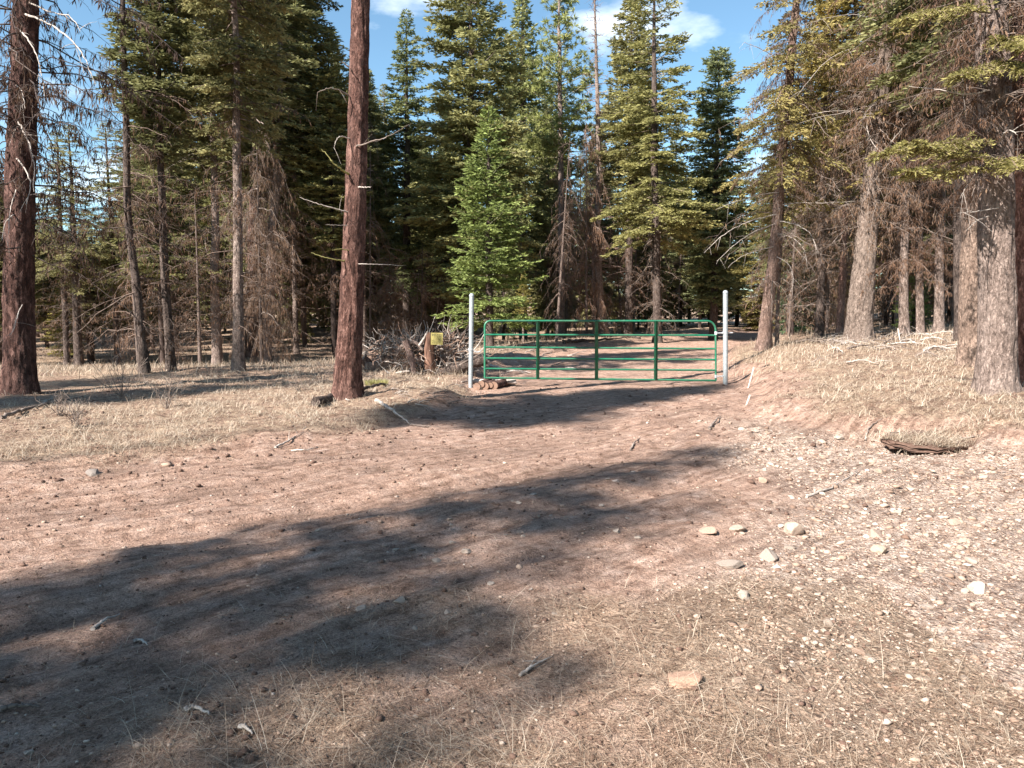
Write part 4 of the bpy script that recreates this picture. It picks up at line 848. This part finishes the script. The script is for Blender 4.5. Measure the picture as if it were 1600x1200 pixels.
# clump of yellow green moss at the foot of the heap
g = ground(588, 603); mb = MB(); n = 700; a = r.random(n) * 6.28; rr = np.sqrt(r.random(n)) * .17
B0 = np.stack([np.cos(a) * rr, np.sin(a) * rr, np.zeros(n)], -1); leaves(mb, B0, np.stack([np.cos(a) * .5, np.sin(a) * .5, np.ones(n)], -1) + r.normal(0, .3, (n, 3)), r.normal(0, 1, (n, 3)), r.uniform(.06, .16, n), .012, 0, r.random(n))
tag(obj('grass_tuft', mb.mesh('grass_tuft', ['moss'], False, True), None, g), 'small yellow green tuft between the lone trunk and the root heap', 'plant')

# yellow POSTED sign
sc = wp(682.5, 529.3, -.56); sg = empty('posted_sign', sc, 'small yellow sign reading POSTED nailed to the broken stump', 'sign')
sw, sh = .26, .262
bm = bmesh.new(); bmesh.ops.create_cube(bm, size=1); bmesh.ops.scale(bm, vec=(sw, .004, sh), verts=bm.verts); me = bpy.data.meshes.new('plate'); bm.to_mesh(me); bm.free(); me.materials.append(M['sign_yellow']); plate = obj('plate', me, sg)
FONT = {'P': ['1110', '1001', '1001', '1110', '1000', '1000', '1000'], 'O': ['0110', '1001', '1001', '1001', '1001', '1001', '0110'], 'S': ['0111', '1000', '1000', '0110', '0001', '0001', '1110'], 'T': ['11111', '00100', '00100', '00100', '00100', '00100', '00100'], 'E': ['1111', '1000', '1000', '1110', '1000', '1000', '1111'], 'D': ['1110', '1001', '1001', '1001', '1001', '1001', '1110']}
x0 = -sw * .42; cw = sw * .84 / 29.5; chh = sh * .23 / 7
for chx in 'POSTED':
    mb = MB(); rows = FONT[chx]; y_ = -.0032
    for ri, row in enumerate(rows):
        for ci, v in enumerate(row):
            if v == '1':
                a, b = x0 + ci * cw, sh * .40 - ri * chh; mb.quads([(a, y_, b - chh * 1.02), (a + cw * 1.02, y_, b - chh * 1.02), (a + cw * 1.02, y_, b), (a, y_, b)], [(0, 1, 2, 3)])
    obj('letter', mb.mesh('letter', ['ink']), plate); x0 += cw * (len(rows[0]) + .9)
mb = MB()
for k in range(7):
    zc = sh * (.10 - .075 * k); ln = sw * .5 * (.78 - .10 * (k % 3)); tt = .0022 if k not in (2,) else .003
    mb.quads([(-ln, -.0032, zc - tt), (ln, -.0032, zc - tt), (ln, -.0032, zc + tt), (-ln, -.0032, zc + tt)], [(0, 1, 2, 3)])
obj('small_print', mb.mesh('small_print', ['ink']), plate)
sg.rotation_euler = (R_(-3), R_(1.5), R_(6))

# ------------------------------------------------------------------ cut logs beside the left post
def log_obj(name, a, b, r0, label, bark='bark_red', cat='log', group=None, cut=True, color=None, r1=None):
    a, b = Vector(a), Vector(b); root = empty(name, a, label, cat, group); d = b - a; t = np.linspace(0, 1, 10); P = np.array(list(d))[None] * t[:, None]
    rr = np.interp(t, [0, 1], [r0, r1 or r0 * .92]) * (1 + .07 * vn(t * 5, a.x * 7, 0, 5)); mb = MB(); tubes(mb, P, rr, 14, 0); obj('bark', mb.mesh('bark', [bark], True), root, color=color)
    if cut:
        for e, q in ((0, -.002), (-1, .002)):
            mb = MB(); n = np.array(list(d.normalized())); tubes(mb, np.stack([P[e] + n * q * .5, P[e] + n * q]), np.array([rr[e], rr[e]]) * .97, 14, 0, cap=True); obj('cut_end', mb.mesh('cut_end', ['cut_wood'], False), root)
    return root
LG = 'short logs stacked by the left post'
for i, (px, py, rad, lab, L_, dz) in enumerate([
        (745, 606, .075, 'short cut log touching the foot of the left post, bottom left of its stack', .8, 0), (758, 610, .08, 'short cut log with round end at the bottom middle of the small stack', .8, 0),
        (752, 600, .07, 'short cut log resting on top of the small stack by the post', .9, 0), (772, 615, .085, 'short cut log lying lowest at the right end of the small stack', .7, 0),
        (766, 602, .06, 'dark log behind the round ended logs of the small stack', .9, 0)]):
    p = at(px, py, PL.y - .35); zz = max(p.z, gz(p.x, p.y) + rad * .8)
    log_obj('log', (p.x, p.y, zz), (p.x + .30, p.y + L_, zz + .03), rad, lab, 'bark_red', 'log', LG)
p = at(738, 596, PL.y + .15)
log_obj('log', (p.x, p.y, p.z), (p.x + .9, p.y - .05, p.z + .0), .055, 'pale barkless pole lying on the stacked logs under the gate', 'pale_wood', 'log', LG, False)

# ------------------------------------------------------------------ fallen sticks
def stick(pxs, r0, label, mt='pale_wood', name='fallen_branch', cat='branch', group=None, lift=.012, twigs=0, seed=0, color=None):
    P = [ground(*q) for q in pxs]; P = [Vector((q.x, q.y, q.z + r0 * .7 + lift * (k % 2))) for k, q in enumerate(P)]; c = P[0].copy()
    root = bpy.data.objects.new(name, None); root.location = c
    o = limb(None, P[0], P[1:], r0, mt, twigs, name, seed, color)
    me = o.data; v = np.empty(len(me.vertices) * 3, np.float32); me.vertices.foreach_get('co', v); v = v.reshape(-1, 3) - np.array(c, np.float32); me.vertices.foreach_set('co', v.ravel()); o.location = c; bpy.data.objects.remove(root)
    tag(o, label, cat, group); return o
stick([(588, 628), (610, 642), (640, 664)], .035, 'pale straight stick on the grass between the lone trunk and the road', seed=1)
stick([(640, 664), (662, 668), (688, 668)], .012, 'thin grey stick on the dirt at the edge of the left verge', 'twig', seed=2)
stick([(493, 634), (520, 624), (560, 615), (603, 604)], .07, 'dark rotten log lying at the foot of the lone reddish trunk', 'bark_dark', seed=3)
stick([(527, 618), (533, 624), (545, 628)], .035, 'short broken pale branch at the foot of the lone reddish trunk', seed=4)
stick([(20, 596), (35, 604), (54, 616)], .025, 'white curved stick against the foot of the left-edge conifer', seed=5)
stick([(0, 655), (30, 646), (70, 634), (130, 622)], .03, 'grey fallen branch on the grass below the left-edge conifer', 'twig', twigs=6, seed=6)
stick([(60, 637), (75, 628), (95, 618)], .02, 'pale crooked stick on shaded grass at left', twigs=3, seed=7)
stick([(430, 700), (455, 690), (478, 667)], .014, 'pale root end sticking out of the left cut bank', twigs=5, seed=8)
stick([(455, 705), (480, 706), (498, 699)], .012, 'pale bark strip on the dirt below the left cut bank', seed=9)
stick([(145, 985), (165, 973), (188, 961)], .011, 'pale pointed splinter of wood on shaded dirt at left', seed=10)
stick([(210, 1004), (220, 1004), (231, 1010)], .010, 'short grey wood chip on shaded dirt below the pointed splinter', seed=11)
stick([(290, 1113), (305, 1110), (326, 1120)], .012, 'curved pale wood chip near the bottom left', seed=12)
stick([(375, 1138), (383, 1142), (394, 1150)], .010, 'small pale wood chip right of the curved chip near bottom left', seed=13)
stick([(0, 1112), (30, 1109), (64, 1107)], .011, 'brown stick entering from the left edge near the bottom', 'twig', seed=14)
stick([(812, 1058), (835, 1044), (862, 1028)], .008, 'grey weathered twig in the dappled shade at centre bottom', seed=15, twigs=3)
stick([(1108, 672), (1116, 662), (1125, 652)], .022, 'short dark stick on the slope below the right post', 'twig', seed=16)
stick([(1260, 778), (1300, 765), (1340, 738)], .012, 'thin pale stick lying on the gravel slope at right', seed=17)
stick([(985, 705), (990, 695), (1000, 685)], .014, 'dark twig lying in the middle of the sunlit dirt', 'twig', seed=18)
stick([(765, 573), (790, 580), (830, 584)], .045, 'pale barkless pole leaning by the left end of the gate', seed=19)
for i, (pp, rr, lab) in enumerate([([(880, 537), (930, 534), (985, 529)], .09, 'dark fallen log on the forest floor behind the middle of the gate'), ([(770, 545), (800, 541), (850, 540)], .06, 'grey fallen pole behind the left end of the gate'), ([(1000, 530), (985, 527), (960, 524)], .06, 'dark short log beside the foot of the bowed dead tree')]):
    stick(pp, rr, lab, 'bark_dark' if i != 1 else 'pale_wood', 'fallen_log', 'log', seed=30 + i)
BR = 'sticks strewn over the right bank'
rr_ = random.Random(12)
for i in range(46):
    px = rr_.uniform(1240, 1535); py = 523 + abs(rr_.gauss(0, 1)) * 18; an = rr_.gauss(0, .35); ln = rr_.uniform(25, 75)
    py = min(py, 575)
    pp = [(px, py), (px + ln * .5, py + ln * .5 * an * .3 + rr_.uniform(-2, 2)), (px + ln, py + ln * an * .3)]
    if any(q[0] > 1590 for q in pp): continue
    stick(pp, rr_.uniform(.016, .034), f"{'bleached' if (mt_ := rr_.choice(['pale_wood', 'twig', 'pale_wood'])) == 'pale_wood' else 'dark'} dead stick strewn {'left of' if px < 1330 else 'just right of' if px < 1430 else 'well right of'} the thick mossy trunk, {'far back' if py < 535 else 'middle' if py < 552 else 'front'} of the brush", mt_, 'fallen_branch', 'branch', BR, .09, 5, 200 + i)
LB = 'twigs on the grass by the lone trunk'
for i in range(22):
    px = rr_.uniform(600, 730); py = rr_.uniform(596, 636); ln = rr_.uniform(12, 34); s_ = rr_.uniform(-.6, .6)
    stick([(px, py), (px + ln * .5, py + ln * s_ * .3), (px + ln, py + ln * s_ * .6)], rr_.uniform(.007, .014), 'thin twig lying on dry grass between lone trunk and left post', rr_.choice(['pale_wood', 'twig']), 'fallen_branch', 'branch', LB, .03, 2, 300 + i)
LV = 'dead twigs fallen behind the gate'
for i in range(26):
    px = rr_.uniform(745, 900); py = rr_.uniform(528, 582); ln = rr_.uniform(20, 55); s_ = rr_.uniform(-.8, .5)
    stick([(px, py), (px + ln * .5, py + ln * s_ * .2), (px + ln, py + ln * s_ * .4)], rr_.uniform(.010, .022), 'dead stick on the ground behind the left half of the gate', rr_.choice(['pale_wood', 'twig', 'pale_wood']), 'fallen_branch', 'branch', LV, .06, 3, 400 + i)
# white stakes
for (a, b, lab) in (((1168, 606), (1178, 574), 'white wooden stake leaning in the grass right of the right post'), ((1408, 537), (1403, 513), 'short white stake upright in the brush right of the mossy trunk'), ((1165, 632), (1172, 617), 'small white stub poking from the bank below the leaning stake')):
    g = ground(*a); t = at(b[0], b[1], g.y); mb = MB(); d = np.array(list(t - g)); s_ = .013
    vs = [(-s_, -s_ * .6, -.05), (s_, -s_ * .6, -.05), (s_, s_ * .6, -.05), (-s_, s_ * .6, -.05)]; V = np.array(vs + [tuple(np.array(q) + d + np.array([0, 0, .05])) for q in vs])
    mb.quads(V, [(0, 1, 5, 4), (1, 2, 6, 5), (2, 3, 7, 6), (3, 0, 4, 7), (4, 5, 6, 7)]); tag(obj('stake', mb.mesh('stake', ['pale_wood']), None, g, (1.2, 1.2, 1.2)), lab, 'stake')

# ------------------------------------------------------------------ rocks
def rock_mesh(seed, sub=3):
    bm = bmesh.new(); bmesh.ops.create_icosphere(bm, subdivisions=sub, radius=1); r = np.random.default_rng(seed); pl = norm(r.normal(0, 1, (9, 3))); dd = r.uniform(.42, .80, 9)
    for v in bm.verts:
        p = np.array(v.co)
        for n_, d_ in zip(pl, dd):
            e = p @ n_ - d_
            if e > 0: p = p - n_ * e * .92
        k = 1 + .07 * float(vn(p[0] * 3, p[1] * 3, p[2] * 3, seed)); v.co = Vector(p * k)
    me = bpy.data.meshes.new('rock'); bm.to_mesh(me); bm.free(); me.materials.append(M['rock']); return me
RM = [rock_mesh(500 + q) for q in range(6)]
def rock(px, py, wpx, label, group=None, flat=.5, tint=ONE, k=0, sink=.30):
    g = ground(px, py); s_ = wpx * g.y / FPX / 2 * 1.15
    o = obj('rock', RM[k % 6], None, (g.x, g.y, g.z + s_ * flat * (.5 - sink)), tint); o.scale = (s_, s_ * rr_.uniform(.7, 1), s_ * flat); o.rotation_euler = (rr_.uniform(-.15, .15), rr_.uniform(-.15, .15), rr_.uniform(0, 6.28))
    return tag(o, label, 'rock', group)
for i, (px, py, wd, lab, fl, tn) in enumerate([
        (1066, 1064, 62, 'flat pinkish stone slab near the bottom right of centre', .28, (1.05, .82, .7)), (1530, 925, 42, 'brightest white pointed stone on the gravel at right', .7, (1.45, 1.45, 1.45)), (1240, 832, 36, 'large pale blocky stone on the gravel slope', .7, (1.15, 1.08, 1.02)),
        (1152, 828, 26, 'pale rounded stone left of the large blocky stone', .55, (1.1, 1.05, 1)), (1106, 831, 30, 'tan stone at the shadow tip right of the road', .5, (.95, .82, .75)), (1200, 872, 36, 'grey angular stone below the large blocky stone', .6, (.8, .8, .8)),
        (1140, 885, 44, 'low grey rough stone half in shadow right of the road', .35, (.8, .8, .8)), (1366, 838, 26, 'tilted stone casting a dark shadow on the gravel', .75, (1.1, 1.0, .95)), (1375, 862, 26, 'round cream stone right on the gravel slope', .6, (1.1, 1.05, .95)),
        (728, 862, 15, 'small stone with a dark shadow in the sunlit patch at centre', .8, ONE), (682, 877, 18, 'round grey stone in shade left of the sunlit patch', .5, (.85, .85, .85)), (624, 940, 22, 'pale pointed stone at the edge of the lower sunlit patch', .6, (1.1, 1.05, 1)),
        (565, 951, 18, 'pale flat stone in shade left of the pointed stone', .4, ONE), (698, 957, 14, 'cream stone in the lower sunlit patch at centre', .5, ONE), (144, 741, 30, 'grey flat stone on the dirt below the left verge', .4, (.55, .57, .6)),
        (1425, 766, 20, 'white stone on the slope under the grass overhang', .5, (1.2, 1.15, 1.1)), (1490, 818, 20, 'peach stone on the slope below the grass overhang', .7, (1.1, .95, .88)), (810, 786, 12, 'pale flat stone in the upper shade of the road', .4, ONE), (833, 773, 12, 'pale stone near the top edge of the road shade', .4, (.95, .95, 1)), (963, 752, 14, 'pale stone near the right tip of the road shade', .4, (.95, .95, 1)),
        (310, 1030 + 80, 1, '', .4, ONE), (45, 1176, 14, 'cream pebble near the bottom left corner', .5, ONE), (1182, 674, 10, 'small pale rock on the bank below the right post', .5, ONE), (1285, 690, 16, 'pale rock at the foot of the grassy bank', .5, (1.15, 1.1, 1.05)), (1310, 685, 14, 'cream rock beside the torn root on the bank', .5, ONE), (1195, 735, 14, 'cream stone low on the slope below the bank', .5, ONE), (1190, 752, 16, 'peach stone below the cream one low on the slope', .6, (1.1, .95, .85)), (1320, 612, 12, 'pale rock half buried in the grass of the right bank', .5, (1.2, 1.15, 1.1))]):
    if lab: rock(px, py, wd, lab, None, fl, tn, i)
GRV = 'loose stones on the gravel slope'
for i in range(110):
    while True:
        px = rr_.uniform(1090, 1598); py = rr_.uniform(715, 1090)
        if px > 1120 + (py - 715) * .10 + rr_.gauss(0, 60): break
    wd_ = rr_.choice([8, 9, 10, 10, 11, 12, 13, 15, 18, 22]); tn_, tw_ = rr_.choice([(ONE, 'tan'), ((1.1, 1.02, .95), 'cream'), ((.95, .85, .77), 'peach'), ((1.15, 1.12, 1.1), 'whitish'), ((.8, .78, .76), 'grey'), ((.8, .66, .58), 'brown')])
    near_ = min([(1530, 925, 'bright white pointed stone'), (1240, 832, 'large pale blocky stone'), (1106, 831, 'tan stone at the shadow tip'), (1370, 850, 'tilted stone casting a dark shadow'), (1066, 1064, 'flat pinkish slab'), (1425, 766, 'white stone below the grass overhang'), (1200, 740, 'cream stone low under the bank'), (1480, 1060, 'bottom right corner'), (1290, 960, 'middle of the gravel slope')], key=lambda q: (q[0] - px) ** 2 + (q[1] - py) ** 2)[2]
    rock(px, py, wd_ * (.7 + (py - 700) / 900), f"{'larger' if wd_ > 14 else 'small' if wd_ > 9 else 'tiny'} {tw_} loose stone on the gravel near the {near_}", GRV, rr_.uniform(.35, .7), tn_, rr_.randrange(6))
SHD = 'small stones in the shaded road'
for i in range(46):
    px = rr_.uniform(560, 1060); py = rr_.uniform(735, 1180); tn_, tw_ = rr_.choice([(ONE, 'pale'), ((.9, .8, .75), 'peach'), ((.85, .85, .85), 'grey')])
    rock(px, py, rr_.uniform(6, 13), f"small {tw_} stone on the {'left' if px < 720 else 'middle' if px < 900 else 'right'} of the {'upper road shade' if py < 860 else 'dappled near ground' if py < 1020 else 'needle strewn front ground'}", SHD, rr_.uniform(.35, .6), tn_, rr_.randrange(6))

# ------------------------------------------------------------------ things nobody could count: pebbles, clods, needles, grass
def scatter(n, x0, x1, y0, y1, p=1.0, seed=0):
    r = np.random.default_rng(seed); y = np.exp(r.uniform(math.log(y0), math.log(y1), n)); f = r.uniform(-.74, .74, n); x = f * y
    m = (x > x0) & (x < x1); return x[m], y[m], r
ICO = None
def bits(name, x, y, size, flat, mt, tone, r, sink=.2, lowpoly=True):
    bm = bmesh.new(); bmesh.ops.create_icosphere(bm, subdivisions=1, radius=1) if True else None
    base = np.array([v.co[:] for v in bm.verts]); F = np.array([[v.index for v in f.verts] for f in bm.faces]); bm.free()
    n = len(x); V = base[None] * (1 + r.uniform(-.42, .35, (n, len(base), 1))); V = V * np.array([1, 1, 1.]) * np.stack([r.uniform(.7, 1.25, n), r.uniform(.6, 1, n), flat * np.ones(n)], -1)[:, None]
    a = r.random(n) * 6.28; ca, sa = np.cos(a)[:, None], np.sin(a)[:, None]; X = V[..., 0] * ca - V[..., 1] * sa; Yy = V[..., 0] * sa + V[..., 1] * ca; V = np.stack([X, Yy, V[..., 2]], -1) * size[:, None, None]
    z = height(x, y) + size * flat * (1 - 2 * sink) * .6; V = V + np.stack([x, y, z], -1)[:, None]
    mb = MB(); mb.tris(V, (F[None] + (np.arange(n) * len(base))[:, None, None]).reshape(-1, 3), 0, np.repeat(tone, len(F))); return obj(name, mb.mesh(name, [mt], False, True))
x, y, r = scatter(62000, -9, 9, 2.1, 12, seed=1)
gl, gr, fr, gv, fo, sl, sr = masks(x, y)
pk = r.random(len(x)) < np.clip(.07 + .55 * gv + .10 * fr + .10 * ss(-2.5, -.5, sr), 0, 1) * (1 - .85 * np.maximum(gl, gr)); x, y, gv = x[pk], y[pk], gv[pk]
sz = np.clip(r.lognormal(math.log(.0042), .6, len(x)) * (1 + .5 * gv), .002, .028) * np.clip(y / 4, .8, 1.7)
tag(bits('gravel', x, y, sz, .45, 'pebble', np.clip(.42 + .2 * r.normal(0, 1, len(x)), 0, 1), r), 'small pebbles and gravel scattered over the road and right slope', None, None, 'stuff')
x, y, r = scatter(16000, -12, 9, 2.2, 16, seed=2); gl, gr, fr, gv, fo, sl, sr = masks(x, y)
pk = r.random(len(x)) < np.clip(.30 + .45 * ss(-2.5, -.2, sl) * (1 - ss(.1, .6, sl)) + .25 * ss(-2, 0, sr) + .25 * fr, 0, 1); x, y = x[pk], y[pk]
tag(bits('dirt_clods', x, y, np.clip(r.lognormal(math.log(.0062), .6, len(x)), .0025, .026) * np.clip(y / 5, .8, 1.6), .6, 'clod', r.random(len(x)), r), 'dark clods and cones strewn over the dirt', None, None, 'stuff')

# flat fallen needles, bark bits and dead stalks
x, y, r = scatter(230000, -12, 10, 2.1, 22, seed=3); gl, gr, fr, gv, fo, sl, sr = masks(x, y)
pk = r.random(len(x)) < np.clip(.16 + .75 * fr + .6 * np.maximum(gl, gr) + .35 * ss(-1.6, 0, sl) + .35 * ss(-1.5, 0, sr) - .18 * gv, .05, 1) * np.where(fbm(x * 1.7, y * 1.7, 3, 91) > -.15, 1, .35); x, y = x[pk], y[pk]; n = len(x)
a = r.random(n) * 6.28; B0 = np.stack([x, y, height(x, y) + .004 + .006 * r.random(n)], -1); mb = MB(); d = np.stack([np.cos(a), np.sin(a), r.normal(0, .10, n)], -1)
leaves(mb, B0, d, np.stack([-np.sin(a), np.cos(a), r.normal(0, .3, n)], -1), np.clip(r.lognormal(math.log(.055), .5, n), .02, .22), np.clip(.0022 * np.clip(y / 3, .8, 3), .0015, .006) * r.uniform(.7, 1.5, n), 0, np.clip(r.normal(.5, .28, n), 0, 1))
tag(obj('needle_litter', mb.mesh('needle_litter', ['litter'], False, True)), 'brown fallen needles and dry stalks lying over the dirt', None, None, 'stuff')

def blades(name, x, y, ln, lean, wd, mt, tone, r, az=None, label=''):
    n = len(x); wd = np.broadcast_to(np.asarray(wd, float), (n,)); a = r.random(n) * 6.28 if az is None else az; z = height(x, y) - .005; B0 = np.stack([x, y, z], -1); out = np.stack([np.cos(a), np.sin(a), np.zeros(n)], -1); sd_ = np.stack([-np.sin(a + r.normal(0, .6, n)), np.cos(a), np.zeros(n)], -1)
    V = np.empty((n, 7, 3)); 
    for k, s_ in enumerate((0, .4, .75)):
        c = B0 + out * (ln * lean * s_ ** 1.7)[:, None]; c[:, 2] += ln * np.sqrt(np.clip(1 - (lean * .85) ** 2, .01, 1)) * s_ * (1 - .25 * lean * s_)
        w_ = (wd * (1 - .45 * s_))[:, None] * .5; V[:, 2 * k] = c - sd_ * w_; V[:, 2 * k + 1] = c + sd_ * w_
    c = B0 + out * (ln * lean)[:, None]; c[:, 2] += ln * np.sqrt(np.clip(1 - (lean * .85) ** 2, .01, 1)) * (1 - .25 * lean) ; V[:, 6] = c
    o_ = (np.arange(n) * 7)[:, None]; mb = MB(); Q = np.concatenate([o_ + np.array([[0, 1, 3, 2]]), o_ + np.array([[2, 3, 5, 4]])]); mb.quads(V, Q, 0, np.concatenate([tone, tone])); 
    mb.t.append(o_ + np.array([[4, 5, 6]])); mb.tm.append(np.zeros(n, int)); mb.tt.append(tone)
    return tag(obj(name, mb.mesh(name, [mt], False, True)), label, None, None, 'stuff')
# tufts on the two verges
def tufted(n, seed, x0, x1, y0, y1, sel, spread=.09, per=11):
    x, y, r = scatter(n, x0, x1, y0, y1, seed=seed); k = masks(x, y); pk = r.random(len(x)) < sel(k, x, y); x, y = x[pk], y[pk]
    s_ = np.repeat(r.uniform(.6, 1.3, len(x)), per); x = np.repeat(x, per); y = np.repeat(y, per); return x + r.normal(0, spread, len(x)) * np.clip(y / 9, .5, 1.6), y + r.normal(0, spread, len(y)) * np.clip(y / 9, .5, 1.6), s_, r
x, y, s_, r = tufted(19000, 5, -16, 0, 6.4, 20, lambda k, x, y: np.clip(k[0] * (.12 + .9 * (fbm(x * 1.1, y * 1.1, 3, 77) > .0)), 0, 1))
n = len(x); blades('dry_grass', x, y, np.clip(r.lognormal(math.log(.075), .5, n), .03, .26) * s_, np.clip(r.normal(.95, .2, n), .2, 1.17), .0042 * np.clip(y / 8, .8, 2), 'straw', np.clip(r.normal(.55, .22, n), 0, 1), r, None, 'dry straw coloured grass on the left verge')
x, y, s_, r = tufted(19000, 6, 2.5, 14, 6.2, 20, lambda k, x, y: np.clip(k[1] * (.12 + .9 * (fbm(x * 1.1, y * 1.1, 3, 78) > .0)), 0, 1))
n = len(x); blades('dry_grass', x, y, np.clip(r.lognormal(math.log(.075), .5, n), .03, .26) * s_, np.clip(r.normal(.95, .2, n), .2, 1.17), .0042 * np.clip(y / 8, .8, 2), 'straw', np.clip(r.normal(.58, .22, n), 0, 1), r, None, 'dry straw coloured grass on top of the right bank')
x, y, s_, r = tufted(7000, 7, -30, 30, 16, 42, lambda k, x, y: np.clip(np.maximum(k[4], np.maximum(k[0], k[1])) * .7, 0, 1), .3, 8)
n = len(x); blades('dry_grass', x, y, r.uniform(.08, .26, n) * s_, r.uniform(.2, .9, n), .011, 'straw', np.clip(r.normal(.4, .25, n), 0, 1), r, None, 'dry grass and stalks on the forest floor')
for sd_, sel_, xa, xb, nm in ((9, 0, -16, 0, 'left verge'), (10, 1, 2.5, 14, 'right bank')):
    x, y, s_, r = tufted(650, sd_, xa, xb, 6.2, 18, lambda k, x, y: np.clip(k[sel_], 0, 1) * .55, .045, 34)
    n = len(x); blades('grass_tufts', x, y, r.uniform(.05, .17, n) * s_, r.uniform(.4, 1.12, n), .0042 * np.clip(y / 8, .8, 2), 'straw', np.clip(r.normal(.62, .25, n) , 0, 1), r, None, 'taller tufts of bleached grass on the ' + nm)
# long dead stalks near the camera
x, y, s_, r = tufted(2600, 8, -3, 5, 2.05, 4.6, lambda k, x, y: np.clip(k[2] * .9 + .05, 0, 1), .05, 6)
n = len(x); az = r.normal(2.9, 1.4, n); blades('dead_stalks', x, y, np.clip(r.lognormal(math.log(.075), .6, n), .02, .36) * s_, np.clip(r.normal(1.06, .13, n), .5, 1.17), .0018, 'straw', np.clip(r.normal(.5, .25, n), 0, 1), r, az, 'long bent dead grass stalks over the near ground')
# hanging grass mat above the hollow in the right bank
for k_, (cx, cy, rx, ry) in enumerate(((4.50, 7.98, .50, .36),)):
    zt = gz(cx, cy + .15) - .02; V, F = lump((cx, cy, zt - .05), rx, ry, .06, 70 + k_, 40, .30); V2 = V.copy(); V2[..., 2] = 2 * (zt - .05) - V2[..., 2]; V2[..., 2] += .12 * (V2[..., 1] - cy) + .02 * vn(V2[..., 0] * 9, V2[..., 1] * 9, 0, 4); V[..., 2] += .12 * (V[..., 1] - cy) + .02 * vn(V[..., 0] * 9, V[..., 1] * 9, 0, 4); mb = MB(); mb.quads(V, F); mb.quads(V2, F[:, ::-1])
    tag(obj('bank_turf', mb.mesh('bank_turf', ['clod'], True)), 'turf ledge jutting from the torn edge of the right bank', None, None, 'structure')
    n = 2200; x = r.normal(cx, rx * .62, n); y = cy - ry * np.sqrt(np.clip(1 - ((x - cx) / rx) ** 2, .02, 1)) * r.uniform(-.2, .98, n) ** 1.0
    o = blades('overhanging_grass', x, y, r.uniform(.06, .20, n), np.clip(r.normal(.95, .2, n), .3, 1.17), .0045, 'straw', np.clip(r.normal(.72, .2, n), 0, 1), r, r.normal(-1.2, 1.7, n), 'pale grass mat drooping over the hollow in the right bank')
    co = np.empty(len(o.data.vertices) * 3, np.float32); o.data.vertices.foreach_get('co', co); co = co.reshape(-1, 7, 3); lift = np.maximum(zt - .01 + .12 * (y - cy) - co[:, 0, 2], 0); co[..., 2] += lift[:, None]; o.data.vertices.foreach_set('co', co.ravel())

mb = MB(); n = 110; cx_, rx_, cy_, ry_ = 4.50, .50, 7.98, .36; u = r.uniform(-.92, .92, n); X0 = cx_ + u * rx_; Y0 = cy_ - ry_ * np.sqrt(1 - u ** 2) * r.uniform(.75, 1.0, n); Z0 = gz(cx_, cy_ + .15) - .09 - r.uniform(.0, .05, n)
q = np.linspace(0, 1, 5)[None, :]; P = np.stack([X0[:, None] + r.normal(0, .06, (n, 1)) * q, Y0[:, None] - r.uniform(0, .10, (n, 1)) * q, Z0[:, None] - r.uniform(.05, .13, (n, 1)) * q], -1) + r.normal(0, .008, (n, 5, 3))
tubes(mb, P, .0030 * (1 - .6 * q) * np.ones((n, 1)), 3, 0, np.clip(r.normal(.5, .25, n), 0, 1)); tag(obj('hanging_roots', mb.mesh('hanging_roots', ['straw'], False, True)), 'fine pale roots hanging under the turf ledge', None, None, 'stuff')
# small bare saplings among the grass
for i, (px, py, h, lab) in enumerate([(190, 620, 1.0, 'bare twiggy shrub on the shaded grass left of the leaning trunk'), (260, 640, .8, 'bare twiggy shrub right of the shaded grass mound edge at left'), (118, 668, .45, 'small bare stem standing in the pale grass at left'), (95, 650, .4, 'thin bare stem at the edge of the shade at left'), (468, 612, .45, 'grey twiggy bush left of the lone reddish trunk'), (505, 600, .5, 'grey twiggy bush close to the lone reddish trunk')]):
    g = ground(px, py); root = empty('bare_shrub', g, lab, 'shrub'); r = np.random.default_rng(600 + i); m = 9; d = norm(np.stack([r.normal(0, .5, m), r.normal(0, .5, m), np.ones(m)], -1)); l = h * r.uniform(.5, 1, m); q = np.linspace(0, 1, 6)[None, :, None]
    P = d[:, None] * l[:, None, None] * q + r.normal(0, .02, (m, 6, 3)) * (q > 0); mb = MB(); tubes(mb, P, .006 * (1 - .7 * q[..., 0]) * np.ones((m, 1)), 4); obj('stem', mb.mesh('stem', ['twig'], True), root)
    bi = r.integers(0, m, 60); C = P[bi, r.integers(2, 6, 60)]; d = norm(d[bi] * .6 + r.normal(0, .6, (60, 3))); T = C[:, None] + d[:, None] * (h * .22) * q[:, :4] * 1.6; mb = MB(); tubes(mb, T, .0028 * np.ones((60, 4)), 3); o = obj('twigs', mb.mesh('twigs', ['twig'], True), root); o['kind'] = 'stuff'
# torn roots in the bank hollows
for i, (px, py, ln) in enumerate([(1343, 672, .28), (1455, 690, .25), (1352, 690, .22)]):
    pass
stick([(1352, 690), (1356, 672), (1378, 655)], .016, 'dark root curling out of the torn edge of the right bank', 'twig', 'root', 'root', seed=51)
stick([(1485, 688), (1510, 690), (1538, 680)], .016, 'dark root spanning the hollow under the grass mat', 'twig', 'root', 'root', seed=52, lift=.03)
